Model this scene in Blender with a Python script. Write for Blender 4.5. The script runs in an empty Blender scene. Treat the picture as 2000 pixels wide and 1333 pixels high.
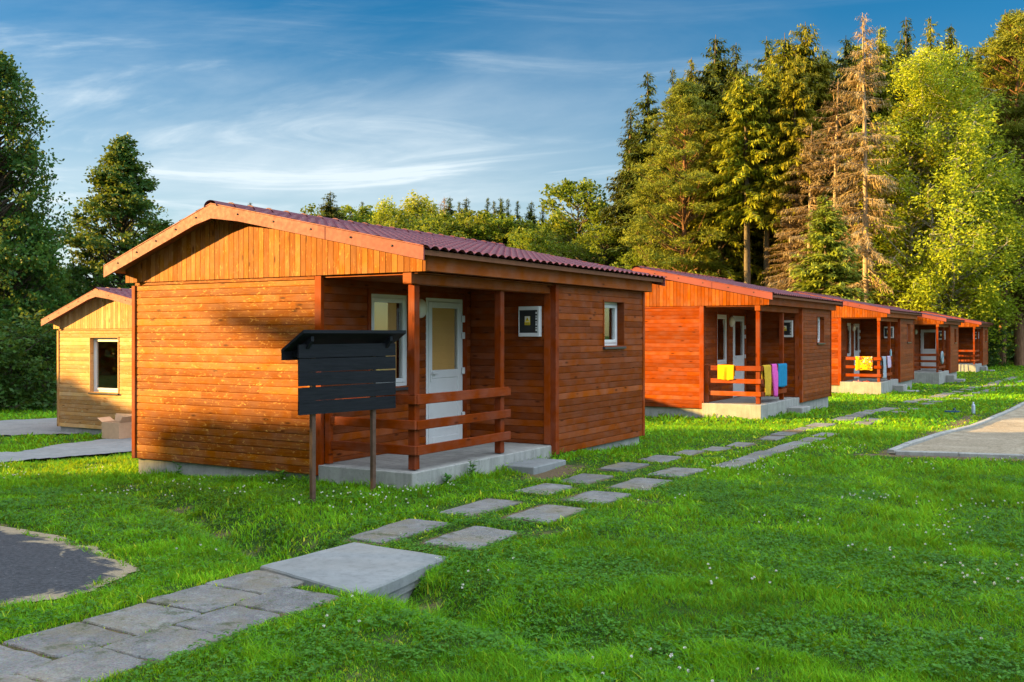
import bpy, math, random
import numpy as np
from mathutils import Vector, Matrix

# ------------------------------------------------------------------ camera, sky, sun, exposure
SC = bpy.context.scene
COL = SC.collection
CAM_YAW = math.radians(30.697)
cam_d = bpy.data.cameras.new('camera')
cam = bpy.data.objects.new('camera', cam_d); COL.objects.link(cam)
cam.location = (11.8795, -9.4985, 1.616)
cam.rotation_euler = (math.radians(90), 0, CAM_YAW)
cam_d.sensor_fit = 'HORIZONTAL'; cam_d.sensor_width = 36.0
cam_d.lens = 36.0 * 1957.3 / 2000.0
cam_d.shift_y = -12.7 / 2000.0
cam_d.clip_end = 3000; cam_d.clip_start = .05
SC.camera = cam

SUN_AZ = math.radians(30)      # the light travels towards +x turned this much to +y
SUN_EL = math.radians(12.3)
sun_vec = Vector((-math.cos(SUN_AZ)*math.cos(SUN_EL), -math.sin(SUN_AZ)*math.cos(SUN_EL), math.sin(SUN_EL)))
sun_d = bpy.data.lights.new('sun', 'SUN'); sun_d.energy = 5.0; sun_d.angle = math.radians(.55)
sun_d.color = (1.0, .62, .18)
sun = bpy.data.objects.new('sun', sun_d); COL.objects.link(sun)
sun.rotation_euler = sun_vec.to_track_quat('Z', 'Y').to_euler()

world = bpy.data.worlds.new('World'); SC.world = world; world.use_nodes = True
wn = world.node_tree; wn.nodes.clear()
def WN(t, **k):
    n = wn.nodes.new(t)
    for a, b in k.items(): setattr(n, a, b)
    return n
w_out = WN('ShaderNodeOutputWorld'); w_bg = WN('ShaderNodeBackground'); w_bg.inputs[1].default_value = .045
sky = WN('ShaderNodeTexSky', sky_type='NISHITA'); sky.sun_disc = False
sky.sun_elevation = math.radians(12); sky.sun_rotation = math.atan2(sun_vec.x, sun_vec.y)
sky.air_density = 1.0; sky.dust_density = .6; sky.ozone_density = 2.2; sky.altitude = 400
tc = WN('ShaderNodeTexCoord')
sep = WN('ShaderNodeSeparateXYZ'); wn.links.new(tc.outputs['Generated'], sep.inputs[0])
def WM(op, a, b=None, c=None):
    n = WN('ShaderNodeMath', operation=op)
    for i, v in enumerate((a, b, c)):
        if v is None: continue
        if isinstance(v, (int, float)): n.inputs[i].default_value = v
        else: wn.links.new(v, n.inputs[i])
    return n.outputs[0]
# cirrus on a high flat layer: direction divided by its height
zc = WM('MAXIMUM', sep.outputs[2], .0)
den = WM('ADD', zc, .09)
pu = WM('DIVIDE', sep.outputs[0], den); pv = WM('DIVIDE', sep.outputs[1], den)
comb = WN('ShaderNodeCombineXYZ'); wn.links.new(pu, comb.inputs[0]); wn.links.new(pv, comb.inputs[1])
def cirrus(scale, rot, sx, sy, off, lo, hi, detail=6, dist=.6):
    m0 = WN('ShaderNodeMapping'); m0.inputs['Rotation'].default_value = (0, 0, -CAM_YAW+rot); wn.links.new(comb.outputs[0], m0.inputs[0])
    m = WN('ShaderNodeMapping')
    m.inputs['Scale'].default_value = (sx, sy, 1); m.inputs['Location'].default_value = off
    wn.links.new(m0.outputs[0], m.inputs[0])
    n = WN('ShaderNodeTexNoise'); n.inputs['Scale'].default_value = scale; n.inputs['Detail'].default_value = detail
    n.inputs['Roughness'].default_value = .6; n.inputs['Distortion'].default_value = dist
    wn.links.new(m.outputs[0], n.inputs['Vector'])
    r = WN('ShaderNodeMapRange', interpolation_type='SMOOTHSTEP'); r.inputs[1].default_value = lo; r.inputs[2].default_value = hi
    wn.links.new(n.outputs[0], r.inputs[0]); return r.outputs[0]
c1 = cirrus(.8, .45, .6, 1.1, (3.1, .7, 0), .42, .85, 9, .6)
c2 = cirrus(1.15, .06, .62, 1.25, (1.2, 5.3, 0), .48, .86, 10, 1.1)
c3 = cirrus(.4, .1, .7, .9, (7.7, 2.2, 0), .35, .75, 4, .3)
cl = WM('ADD', WM('MULTIPLY', c1, .38), WM('MULTIPLY', c2, .95))
cl = WM('ADD', cl, WM('MULTIPLY', c3, .30))
# clouds thicken towards the left of the view (direction -x) and fade to the zenith
lf = WN('ShaderNodeMapRange', interpolation_type='SMOOTHSTEP'); wn.links.new(sep.outputs[0], lf.inputs[0])
lf.inputs[1].default_value = .0; lf.inputs[2].default_value = -.7; lf.inputs[3].default_value = .03; lf.inputs[4].default_value = 1.1
cl = WM('MULTIPLY', cl, lf.outputs[0])
up = WN('ShaderNodeMapRange', interpolation_type='SMOOTHSTEP'); wn.links.new(zc, up.inputs[0])
up.inputs[1].default_value = .12; up.inputs[2].default_value = .5; up.inputs[3].default_value = 1.0; up.inputs[4].default_value = .6
hz = WN('ShaderNodeMapRange', interpolation_type='SMOOTHSTEP'); wn.links.new(zc, hz.inputs[0])
hz.inputs[1].default_value = .30; hz.inputs[2].default_value = .02; hz.inputs[3].default_value = .0; hz.inputs[4].default_value = .45
cl = WM('MINIMUM', WM('ADD', WM('MULTIPLY', cl, up.outputs[0]), WM('MULTIPLY', hz.outputs[0], lf.outputs[0])), .92)
hs = WN('ShaderNodeHueSaturation'); hs.inputs['Hue'].default_value = .5; hs.inputs['Saturation'].default_value = 1.5; hs.inputs['Value'].default_value = .8
wn.links.new(sky.outputs[0], hs.inputs['Color'])
mix = WN('ShaderNodeMix', data_type='RGBA'); wn.links.new(cl, mix.inputs[0])
wn.links.new(hs.outputs[0], mix.inputs[6]); mix.inputs[7].default_value = (4.6, 5.2, 5.5, 1)
# added fill: unseen sky overhead brightened to lift the ambient light
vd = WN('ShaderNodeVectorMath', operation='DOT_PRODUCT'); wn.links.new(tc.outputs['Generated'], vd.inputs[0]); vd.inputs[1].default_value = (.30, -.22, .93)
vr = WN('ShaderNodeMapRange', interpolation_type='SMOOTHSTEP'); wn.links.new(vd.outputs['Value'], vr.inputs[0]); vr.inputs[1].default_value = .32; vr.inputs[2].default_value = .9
sky_fill = WN('ShaderNodeMix', data_type='RGBA'); wn.links.new(vr.outputs[0], sky_fill.inputs[0]); wn.links.new(mix.outputs[2], sky_fill.inputs[6]); sky_fill.inputs[7].default_value = (14.5, 16., 17.5, 1)
# added dimming of the unseen low sky behind the viewer, cuts fill on walls
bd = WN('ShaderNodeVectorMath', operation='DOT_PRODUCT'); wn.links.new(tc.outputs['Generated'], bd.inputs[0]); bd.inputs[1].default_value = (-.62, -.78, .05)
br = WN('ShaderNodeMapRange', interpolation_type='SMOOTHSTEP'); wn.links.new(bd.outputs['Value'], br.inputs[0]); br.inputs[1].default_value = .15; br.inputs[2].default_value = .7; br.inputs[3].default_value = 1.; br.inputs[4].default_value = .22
bk = WN('ShaderNodeVectorMath', operation='SCALE'); wn.links.new(sky_fill.outputs[2], bk.inputs[0]); wn.links.new(br.outputs[0], bk.inputs['Scale'])
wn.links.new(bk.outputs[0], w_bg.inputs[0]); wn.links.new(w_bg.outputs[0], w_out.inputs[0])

SC.view_settings.view_transform = 'Standard'; SC.view_settings.look = 'None'
SC.view_settings.gamma = 1; SC.view_settings.exposure = 2.12
SC.cycles.use_adaptive_sampling = True
SC.cycles.max_bounces = 8; SC.cycles.transparent_max_bounces = 8

# ------------------------------------------------------------------ helpers
RNG = np.random.default_rng(7)
_tab = np.random.default_rng(3).random((256, 256))
def vnoise(x, y, s=1.0, oct=3, seed=0):
    x = np.asarray(x, float)/s + seed*17.3; y = np.asarray(y, float)/s + seed*9.1
    t = 0; amp = 1; tot = 0
    for o in range(oct):
        xi = np.floor(x).astype(int); yi = np.floor(y).astype(int); fx = x-xi; fy = y-yi
        fx = fx*fx*(3-2*fx); fy = fy*fy*(3-2*fy)
        a = _tab[xi % 256, yi % 256]; b = _tab[(xi+1) % 256, yi % 256]
        c = _tab[xi % 256, (yi+1) % 256]; d = _tab[(xi+1) % 256, (yi+1) % 256]
        t = t + amp*((a*(1-fx)+b*fx)*(1-fy)+(c*(1-fx)+d*fx)*fy); tot += amp
        amp *= .5; x = x*2.03+11.7; y = y*2.03+5.1
    return t/tot

def np_mesh(name, V, F, mats, rnd=None, smooth=False, midx=None):
    """V (n,3), F (m,k) all faces with k corners."""
    me = bpy.data.meshes.new(name)
    V = np.ascontiguousarray(V, np.float32); F = np.ascontiguousarray(F, np.int32); k = F.shape[1]
    me.vertices.add(len(V)); me.vertices.foreach_set('co', V.ravel())
    me.loops.add(F.size); me.loops.foreach_set('vertex_index', F.ravel())
    me.polygons.add(len(F)); me.polygons.foreach_set('loop_start', np.arange(0, F.size, k, dtype=np.int32))
    me.polygons.foreach_set('loop_total', np.full(len(F), k, np.int32))
    for m in (mats if isinstance(mats, (list, tuple)) else [mats]): me.materials.append(m)
    if midx is not None: me.polygons.foreach_set('material_index', midx)
    if smooth: me.polygons.foreach_set('use_smooth', np.ones(len(F), bool))
    me.update(calc_edges=True)
    if rnd is not None:
        at = me.attributes.new('rnd', 'FLOAT', 'FACE'); at.data.foreach_set('value', np.asarray(rnd, np.float32))
    return me

class MB:
    """collects boxes, prisms and tubes; build() links them as one mesh object"""
    def __init__(s): s.v = []; s.f = []; s.r = []; s.sm = []; s.mi = []; s.cur = 0
    def add(s, vs, fs, rnd=None, smooth=False):
        o = len(s.v); s.v += [tuple(v) for v in vs]
        r = random.random() if rnd is None else rnd
        for f in fs: s.f.append(tuple(i+o for i in f)); s.r.append(r); s.sm.append(smooth); s.mi.append(s.cur)
        return s
    def box(s, x0, x1, y0, y1, z0, z1, rnd=None, bev=0):
        if bev:
            b = min(bev, (x1-x0)*.45, (y1-y0)*.45, (z1-z0)*.45)
            vs = []
            for (X, Y, Z, sx, sy, sz) in [(x, y, z, i, j, k) for i, x in ((1, x0), (-1, x1)) for j, y in ((1, y0), (-1, y1)) for k, z in ((1, z0), (-1, z1))]:
                vs += [(X, Y+sy*b, Z+sz*b), (X+sx*b, Y, Z+sz*b), (X+sx*b, Y+sy*b, Z)]
            import bmesh
            bm = bmesh.new()
            for v in vs: bm.verts.new(v)
            bmesh.ops.convex_hull(bm, input=bm.verts); bmesh.ops.dissolve_limit(bm, angle_limit=.01, verts=bm.verts, edges=bm.edges)
            bm.verts.index_update()
            s.add([v.co[:] for v in bm.verts], [[v.index for v in f.verts] for f in bm.faces], rnd); bm.free(); return s
        return s.add([(x0,y0,z0),(x1,y0,z0),(x1,y1,z0),(x0,y1,z0),(x0,y0,z1),(x1,y0,z1),(x1,y1,z1),(x0,y1,z1)],
            [(0,3,2,1),(4,5,6,7),(0,1,5,4),(1,2,6,5),(2,3,7,6),(3,0,4,7)], rnd)
    def prism(s, poly, ax, a, b, rnd=None):
        """poly in the two other axes, extruded along axis ax from a to b"""
        n = len(poly)
        def P(p, t):
            return {0: (t, p[0], p[1]), 1: (p[0], t, p[1]), 2: (p[0], p[1], t)}[ax]
        vs = [P(p, a) for p in poly]+[P(p, b) for p in poly]
        fs = [tuple(range(n)), tuple(range(2*n-1, n-1, -1))]+[(i, i+n, (i+1) % n+n, (i+1) % n) for i in range(n)]
        return s.add(vs, fs, rnd)
    def tube(s, pts, rad, n=8, rnd=None, cap=True):
        pts = [Vector(p) for p in pts]; vs = []; m = len(pts)
        if not isinstance(rad, (list, tuple)): rad = [rad]*m
        up0 = Vector((0, 0, 1)); r = random.random() if rnd is None else rnd
        for i, p in enumerate(pts):
            d = (pts[min(i+1, m-1)]-pts[max(i-1, 0)]).normalized()
            a = d.cross(up0 if abs(d.z) < .9 else Vector((1, 0, 0))).normalized(); b = d.cross(a)
            for k in range(n):
                t = 2*math.pi*k/n; vs.append(p+(a*math.cos(t)+b*math.sin(t))*rad[i])
        fs = [(i*n+k, i*n+(k+1) % n, (i+1)*n+(k+1) % n, (i+1)*n+k) for i in range(m-1) for k in range(n)]
        s.add(vs, fs, r, True)
        if cap: s.add(vs[:n], [tuple(range(n))], r); s.add(vs[-n:], [tuple(range(n-1, -1, -1))], r)
        return s
    def lathe(s, prof, c, n=16, ax=2, rnd=.5):
        vs = []
        for (r, h) in prof:
            for k in range(n):
                t = 2*math.pi*k/n; q = [r*math.cos(t), r*math.sin(t)]
                P = {2: (q[0], q[1], h), 0: (h, q[0], q[1]), 1: (q[0], h, q[1])}[ax]
                vs.append((c[0]+P[0], c[1]+P[1], c[2]+P[2]))
        fs = [(i*n+k, i*n+(k+1) % n, (i+1)*n+(k+1) % n, (i+1)*n+k) for i in range(len(prof)-1) for k in range(n)]
        return s.add(vs, fs, rnd, True)
    def mesh(s, name, mat):
        me = bpy.data.meshes.new(name); me.from_pydata(s.v, [], s.f)
        for m in (mat if isinstance(mat, (list, tuple)) else [mat]): me.materials.append(m)
        me.polygons.foreach_set('use_smooth', s.sm); me.polygons.foreach_set('material_index', s.mi)
        at = me.attributes.new('rnd', 'FLOAT', 'FACE'); at.data.foreach_set('value', np.array(s.r, np.float32))
        import bmesh
        bm = bmesh.new(); bm.from_mesh(me); bmesh.ops.recalc_face_normals(bm, faces=bm.faces); bm.to_mesh(me); bm.free()
        me.update(); return me
    def build(s, name, mat, parent=None, label=None):
        o = bpy.data.objects.new(name, s.mesh(name, mat)); COL.objects.link(o)
        if parent is not None: o.parent = parent
        if label: o['label'] = label
        return o

def tag(o, label=None, cat=None, group=None, kind=None):
    if label: o['label'] = label
    if cat: o['category'] = cat
    if group: o['group'] = group
    if kind: o['kind'] = kind
    elif label and cat: o['kind'] = 'thing'
    return o
def empty(name, loc, rz=0, label=None, cat=None, group=None):
    o = bpy.data.objects.new(name, None); COL.objects.link(o); o.location = loc; o.rotation_euler = (0, 0, rz)
    return tag(o, label, cat, group)
def link(name, me, parent=None, loc=(0, 0, 0)):
    o = bpy.data.objects.new(name, me); COL.objects.link(o); o.location = loc
    if parent is not None: o.parent = parent
    return o
def kids(o): return [c for c in bpy.data.objects if c.parent == o]
def copy_tree(o, parent=None):
    c = o.copy(); COL.objects.link(c); c.parent = parent
    for ch in kids(o): copy_tree(ch, c)
    return c

# ------------------------------------------------------------------ materials
class NT:
    def __init__(s, name):
        s.m = bpy.data.materials.new(name); s.m.use_nodes = True; s.t = s.m.node_tree; s.t.nodes.clear()
        s.out = s.n('ShaderNodeOutputMaterial'); s.b = s.n('ShaderNodeBsdfPrincipled'); s.l(s.b.outputs[0], s.out.inputs[0])
        s.tc = s.n('ShaderNodeTexCoord')
    def n(s, t, **k):
        x = s.t.nodes.new(t)
        for a, b in k.items(): setattr(x, a, b)
        return x
    def l(s, a, b): s.t.links.new(a, b)
    def set(s, **k):
        names = {'rough': 'Roughness', 'metal': 'Metallic', 'spec': 'Specular IOR Level', 'coat': 'Coat Weight', 'col': 'Base Color'}
        for a, v in k.items():
            i = s.b.inputs[names[a]]
            if hasattr(v, 'links'): s.l(v, i)
            elif a == 'col': i.default_value = (*v, 1)
            else: i.default_value = v
    def map(s, scale=(1, 1, 1), rot=(0, 0, 0), src='Object', loc=(0, 0, 0)):
        m = s.n('ShaderNodeMapping'); m.inputs['Scale'].default_value = scale; m.inputs['Rotation'].default_value = rot; m.inputs['Location'].default_value = loc
        if getattr(s, 'world', False): s.l(s.n('ShaderNodeNewGeometry').outputs['Position'], m.inputs[0])
        else: s.l(s.tc.outputs[src], m.inputs[0])
        return m.outputs[0]
    def noise(s, vec, scale=5, det=4, rough=.55, dist=0):
        x = s.n('ShaderNodeTexNoise'); x.inputs['Scale'].default_value = scale; x.inputs['Detail'].default_value = det
        x.inputs['Roughness'].default_value = rough; x.inputs['Distortion'].default_value = dist
        s.l(vec, x.inputs['Vector']); return x.outputs[0]
    def ramp(s, fac, stops):
        x = s.n('ShaderNodeValToRGB'); e = x.color_ramp.elements
        while len(e) < len(stops): e.new(.5)
        for i, (p, c) in enumerate(stops):
            e[i].position = p; e[i].color = (*(c if not isinstance(c, (int, float)) else (c, c, c)), 1)
        s.l(fac, x.inputs[0]); return x.outputs[0]
    def mix(s, fac, a, b, blend='MIX'):
        x = s.n('ShaderNodeMix', data_type='RGBA', blend_type=blend)
        for i, v in ((0, fac), (6, a), (7, b)):
            if isinstance(v, (int, float)): x.inputs[i].default_value = v
            elif isinstance(v, tuple): x.inputs[i].default_value = (*v, 1)
            else: s.l(v, x.inputs[i])
        return x.outputs[2]
    def math(s, op, a, b=0.0):
        x = s.n('ShaderNodeMath', operation=op)
        for i, v in enumerate((a, b)):
            if isinstance(v, (int, float)): x.inputs[i].default_value = v
            else: s.l(v, x.inputs[i])
        return x.outputs[0]
    def rng(s, v, a, b, c=0., d=1.):
        x = s.n('ShaderNodeMapRange'); s.l(v, x.inputs[0])
        for i, q in enumerate((a, b, c, d)): x.inputs[i+1].default_value = q
        return x.outputs[0]
    def attr(s, name='rnd'):
        x = s.n('ShaderNodeAttribute'); x.attribute_name = name; return x.outputs['Fac']
    def attrc(s, name):
        x = s.n('ShaderNodeAttribute'); x.attribute_name = name; return x.outputs['Color']
    def bump(s, h, dist=.01, strength=.6):
        x = s.n('ShaderNodeBump'); x.inputs['Distance'].default_value = dist; x.inputs['Strength'].default_value = strength
        s.l(h, x.inputs['Height']); s.l(x.outputs[0], s.b.inputs['Normal'])

def wood(name, dark, mid, light, vertical=False, worn=.25, rough=.42, flat=False):
    m = NT(name)
    g = (22, 22, .8) if vertical else (.9, .9, 26)
    if vertical == 'y': g = (26, .9, 26)
    r = m.attr()
    off = m.n('ShaderNodeCombineXYZ'); m.l(m.math('MULTIPLY', r, 37.), off.inputs[0]); m.l(m.math('MULTIPLY', r, 53.), off.inputs[1]); m.l(m.math('MULTIPLY', r, 19.), off.inputs[2])
    va = m.n('ShaderNodeVectorMath', operation='ADD'); m.l(m.tc.outputs['Object'], va.inputs[0]); m.l(off.outputs[0], va.inputs[1])
    def mp(sc):
        q = m.n('ShaderNodeMapping'); q.inputs['Scale'].default_value = sc; m.l(va.outputs[0], q.inputs[0]); return q.outputs[0]
    grain = m.noise(mp(g), 2.2, 6, .65, 1.6)
    fine = m.noise(mp(tuple(x*3.2 for x in g)), 3., 3, .6)
    patch = m.noise(mp((1.1, 1.1, 2.2)), 1.7, 4, .6)
    c = m.ramp(grain, [(.28, dark), (.5, mid), (.74, light)])
    c = m.mix(m.rng(r, 0, 1, .0, .6), c, m.ramp(m.attr(), [(0, dark), (.5, mid), (1, light)]))
    c = m.mix(m.rng(patch, .35, .75, 0, .55), c, dark, 'MIX')
    hs_ = m.n('ShaderNodeHueSaturation'); m.l(c, hs_.inputs['Color']); m.l(m.rng(r, 0, 1, .78, 1.22), hs_.inputs['Value'])
    m.l(m.rng(m.noise(mp((3, 3, 3)), 1.3, 2), .3, .7, .9, 1.06), hs_.inputs['Saturation']); c = hs_.outputs[0]
    # knots
    vk = m.n('ShaderNodeTexVoronoi', feature='F1'); vk.inputs['Scale'].default_value = 1.0; vk.inputs['Randomness'].default_value = 1
    m.l(mp((7, 7, 2.2) if vertical else (2.4, 2.4, 8)), vk.inputs['Vector'])
    kn = m.rng(vk.outputs['Distance'], .07, .16, .85, 0)
    c = m.mix(kn, c, tuple(x*.35 for x in dark))
    # worn pale flecks
    wn_ = m.noise(mp((7, 7, 16) if not vertical else (18, 18, 5)), 1.6, 6, .7, .8)
    c = m.mix(m.math('MULTIPLY', m.rng(wn_, .57, .68), worn), c, tuple(min(.7, x*2.1+.03) for x in light))
    m.set(col=c, spec=.07); m.l(m.rng(fine, .3, .7, rough+.05, rough+.25), m.b.inputs['Roughness'])
    m.bump(m.math('ADD', grain, m.math('MULTIPLY', fine, .5)), .002, .5)
    return m.m

M = {}
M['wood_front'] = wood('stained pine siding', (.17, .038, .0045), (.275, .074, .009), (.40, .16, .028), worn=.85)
M['wood_pale'] = wood('pale pine siding', (.36, .155, .045), (.48, .25, .09), (.62, .40, .18), worn=.5)  # paler, yellower board tone for the rear left cabin
M['wood_pale_v'] = wood('pale pine boards', (.34, .15, .045), (.46, .25, .09), (.60, .39, .18), vertical=True, worn=.4)
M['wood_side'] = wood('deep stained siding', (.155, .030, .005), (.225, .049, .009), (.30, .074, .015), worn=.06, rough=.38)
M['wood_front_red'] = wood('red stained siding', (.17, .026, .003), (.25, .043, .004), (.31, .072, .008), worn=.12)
M['wood_gable'] = wood('vertical pine boards', (.22, .058, .007), (.31, .098, .013), (.39, .165, .032), vertical=True, worn=.6)
M['wood_gable_red'] = wood('vertical red pine boards', (.20, .042, .005), (.28, .066, .008), (.34, .105, .016), vertical=True, worn=.12)
M['trim'] = wood('trim board', (.17, .028, .004), (.25, .040, .006), (.31, .065, .011), vertical=True, worn=.1)
M['trim_h'] = wood('beam timber', (.18, .038, .007), (.26, .060, .010), (.33, .088, .016), worn=.06)
M['rail'] = wood('railing timber', (.18, .030, .005), (.26, .044, .007), (.33, .066, .011), worn=.1)

def simple(name, col, rough=.5, metal=0., spec=.5, var=.12, sc=6, bump=0., bsc=60, coat=0):
    m = NT(name); n = m.noise(m.map(), sc, 5, .6)
    c = m.mix(m.rng(n, .3, .7), tuple(x*(1-var) for x in col), tuple(min(1, x*(1+var)) for x in col))
    m.set(col=c, rough=rough, metal=metal, spec=spec, coat=coat)
    if bump: m.bump(m.noise(m.map(), bsc, 3), bump, .7)
    return m.m
M['pvc'] = simple('white plastic frame', (.66, .68, .70), .32, var=.03)
M['blind'] = simple('tan blind behind glass', (.78, .45, .16), .4, var=.05, sc=3)
M['dark'] = simple('dark plastic', (.02, .025, .03), .3)
M['black'] = simple('black edge trim', (.012, .012, .014), .35)
M['sill'] = simple('dark metal sill', (.035, .035, .045), .3, var=.1)
M['white'] = simple('white glass lamp', (.75, .72, .66), .25, var=.03)
M['yellow'] = simple('yellow sticker', (.85, .62, .02), .5)
M['steel'] = simple('brown steel post', (.12, .065, .045), .55, metal=.2, var=.3, sc=12, bump=.001)
M['underside'] = simple('roof underside', (.22, .075, .03), .7, var=.15)
M['card'] = simple('brown cardboard', (.50, .33, .2), .8, var=.08, sc=9)
def glass():
    m = NT('window glass'); fr = m.n('ShaderNodeLayerWeight')
    g = m.n('ShaderNodeBsdfGlossy'); g.inputs['Roughness'].default_value = .015; g.inputs['Color'].default_value = (.95, .97, 1, 1)
    t = m.n('ShaderNodeBsdfTransparent'); t.inputs[0].default_value = (.95, .97, .96, 1)
    x = m.n('ShaderNodeMixShader'); m.l(m.math('ADD', m.math('MULTIPLY', m.math('POWER', fr.outputs['Facing'], 3.5), .8), .07), x.inputs[0]); m.l(t.outputs[0], x.inputs[1]); m.l(g.outputs[0], x.inputs[2])
    m.l(x.outputs[0], m.out.inputs[0]); return m.m
M['glass'] = glass()
def blackboard():
    m = NT('black stained boards'); g = m.noise(m.map((1.2, 1.2, 26)), 2.4, 6, .65, 1.)
    m.set(col=m.ramp(g, [(.3, (.005, .006, .009)), (.7, (.017, .018, .024))]), rough=.55, spec=.2); m.bump(g, .002, .5); return m.m
M['bboard'] = blackboard()
def flashing():
    m = NT('painted sheet flashing'); n = m.noise(m.map((1, 1, 1)), 1.6, 3); d = m.noise(m.map((9, 9, 9)), 2, 5)
    m.set(col=m.ramp(n, [(.3, (.20, .050, .050)), (.7, (.25, .066, .066))]), rough=m.rng(d, .3, .7, .5, .65), spec=.2); m.bump(n, .02, .25); return m.m
M['flash'] = flashing()
def tiles():
    m = NT('burgundy metal tile'); n = m.noise(m.map(), 2.2, 5); r = m.noise(m.map((8, 8, 8)), 2, 6, .7)
    c = m.ramp(n, [(.3, (.115, .030, .042)), (.7, (.165, .045, .060))])
    c = m.mix(m.math('MULTIPLY', m.rng(r, .58, .8), .5), c, (.17, .085, .08))
    m.set(col=c, rough=m.rng(r, .3, .8, .36, .55), spec=.35); return m.m
M['tiles'] = tiles()
def concrete(name, a, b, stain=.35, sc=1.0, lines=True):
    m = NT(name); n = m.noise(m.map((1, 1, 1)), 3.*sc, 8, .65); w = m.noise(m.map((6, 6, .7)), 1.5, 5); f = m.noise(m.map(), 90, 3); sp = m.noise(m.map(), 26, 4)
    c = m.ramp(n, [(.28, a), (.72, b)])
    c = m.mix(m.math('MULTIPLY', m.rng(w, .48, .72), stain), c, tuple(x*.55 for x in a))
    c = m.mix(m.math('MULTIPLY', m.rng(sp, .55, .7), .35), c, tuple(x*.6 for x in a))
    m.set(col=c, rough=.85, spec=.25); m.bump(m.math('ADD', f, m.math('MULTIPLY', n, 2.)), .004, .6); return m.m
M['concrete'] = concrete('cast concrete', (.25, .25, .24), (.40, .40, .38), .5)
M['bridge'] = concrete('smooth concrete plate', (.19, .205, .21), (.27, .285, .29), .35)
def paver():
    m = NT('exposed aggregate paver'); m.world = True
    v = m.n('ShaderNodeTexVoronoi'); v.inputs['Scale'].default_value = 85; m.l(m.map(), v.inputs['Vector'])
    n = m.noise(m.map(), 4, 6, .6); sp = m.noise(m.map(), 45, 4, .7)
    c = m.ramp(n, [(.3, (.105, .105, .105)), (.7, (.165, .165, .162))])
    c = m.mix(.35, c, v.outputs['Color'], 'OVERLAY')
    hs_ = m.n('ShaderNodeHueSaturation'); hs_.inputs['Saturation'].default_value = .35; m.l(c, hs_.inputs['Color'])
    m.l(m.rng(m.attr(), 0, 1, 1.0, 1.42), hs_.inputs['Value']); c = hs_.outputs[0]
    c = m.mix(m.math('MULTIPLY', m.rng(sp, .66, .72), .8), c, (.42, .40, .36))
    c = m.mix(m.math('MULTIPLY', m.rng(m.noise(m.map(loc=(3, 3, 0)), 2.1, 6, .7), .46, .66), .75), c, (.20, .17, .11))
    c = m.mix(m.math('MULTIPLY', m.rng(m.noise(m.map(loc=(9, 1, 0)), 5.5, 7, .75), .54, .64), .75), c, (.06, .075, .03))
    c = m.mix(m.math('MULTIPLY', m.rng(m.noise(m.map(loc=(1, 7, 0)), 11., 5, .75), .56, .68), .6), c, (.30, .295, .28))
    m.set(col=c, rough=.9, spec=.2); m.bump(m.math('ADD', v.outputs['Distance'], sp), .006, .8); return m.m
M['paver'] = paver()
def asphalt():
    m = NT('asphalt with drifted sand')
    v = m.n('ShaderNodeTexVoronoi'); v.inputs['Scale'].default_value = 110; m.l(m.map(), v.inputs['Vector'])
    n = m.noise(m.map(), 30, 5, .7)
    c = m.ramp(n, [(.35, (.035, .038, .044)), (.7, (.085, .09, .10))])
    c = m.mix(m.rng(n, .66, .72), c, (.26, .27, .28))
    e = m.attr('edge'); q = m.noise(m.map((1, 1, 1)), 1.6, 8, .72, 1.2)
    f = m.rng(m.math('ADD', m.math('MULTIPLY', e, .55), m.math('MULTIPLY', q, 1.5)), 1.02, 1.12)
    c = m.mix(f, c, m.ramp(n, [(.3, (.24, .19, .12)), (.7, (.36, .30, .21))]))
    m.set(col=c, rough=.9, spec=.2); m.bump(m.math('ADD', v.outputs['Distance'], n), .006, .7); return m.m
M['asphalt'] = asphalt()
def sand():
    m = NT('gravelly sand'); n = m.noise(m.map((1, .8, 1)), 1.5, 10, .78, .9); f = m.noise(m.map(), 20, 7, .8)
    c = m.ramp(n, [(.3, (.12, .09, .05)), (.5, (.30, .25, .18)), (.68, (.48, .42, .33))])
    c = m.mix(.5, c, m.ramp(f, [(.38, (.13, .10, .065)), (.62, (.52, .45, .34))]))
    m.set(col=c, rough=.95, spec=.1); m.bump(m.math('ADD', f, n), .02, .8); return m.m
M['sand'] = sand()
def gravel():
    m = NT('grey gravel road'); n = m.noise(m.map(), 1.5, 8, .7); f = m.noise(m.map(), 30, 4, .7)
    c = m.ramp(n, [(.3, (.15, .155, .15)), (.6, (.26, .26, .25)), (.75, (.10, .13, .05))]); c = m.mix(.3, c, m.ramp(f, [(.3, .1), (.7, .4)]))
    m.set(col=c, rough=.95, spec=.1); m.bump(f, .01, .6); return m.m
M['gravel'] = gravel()
def ground():
    m = NT('lawn soil and thatch')
    n1 = m.noise(m.map(), .7, 6, .6); n2 = m.noise(m.map(), 9, 6, .7); n3 = m.noise(m.map(), 55, 4, .7)
    g = m.ramp(n2, [(.3, (.018, .048, .008)), (.55, (.034, .085, .014)), (.75, (.07, .12, .024))])
    g = m.mix(m.rng(n1, .4, .7, 0, .35), g, (.085, .11, .025))
    d = m.ramp(n3, [(.3, (.09, .062, .036)), (.6, (.19, .14, .085)), (.8, (.30, .24, .15))])
    a = m.attr('dirt'); f = m.rng(m.math('ADD', a, m.math('MULTIPLY', m.math('SUBTRACT', n2, .5), .9)), .42, .62)
    m.set(col=m.mix(f, g, d), rough=.95, spec=.1); m.bump(m.math('ADD', n2, n3), .03, .8); return m.m
M['ground'] = ground()
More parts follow.
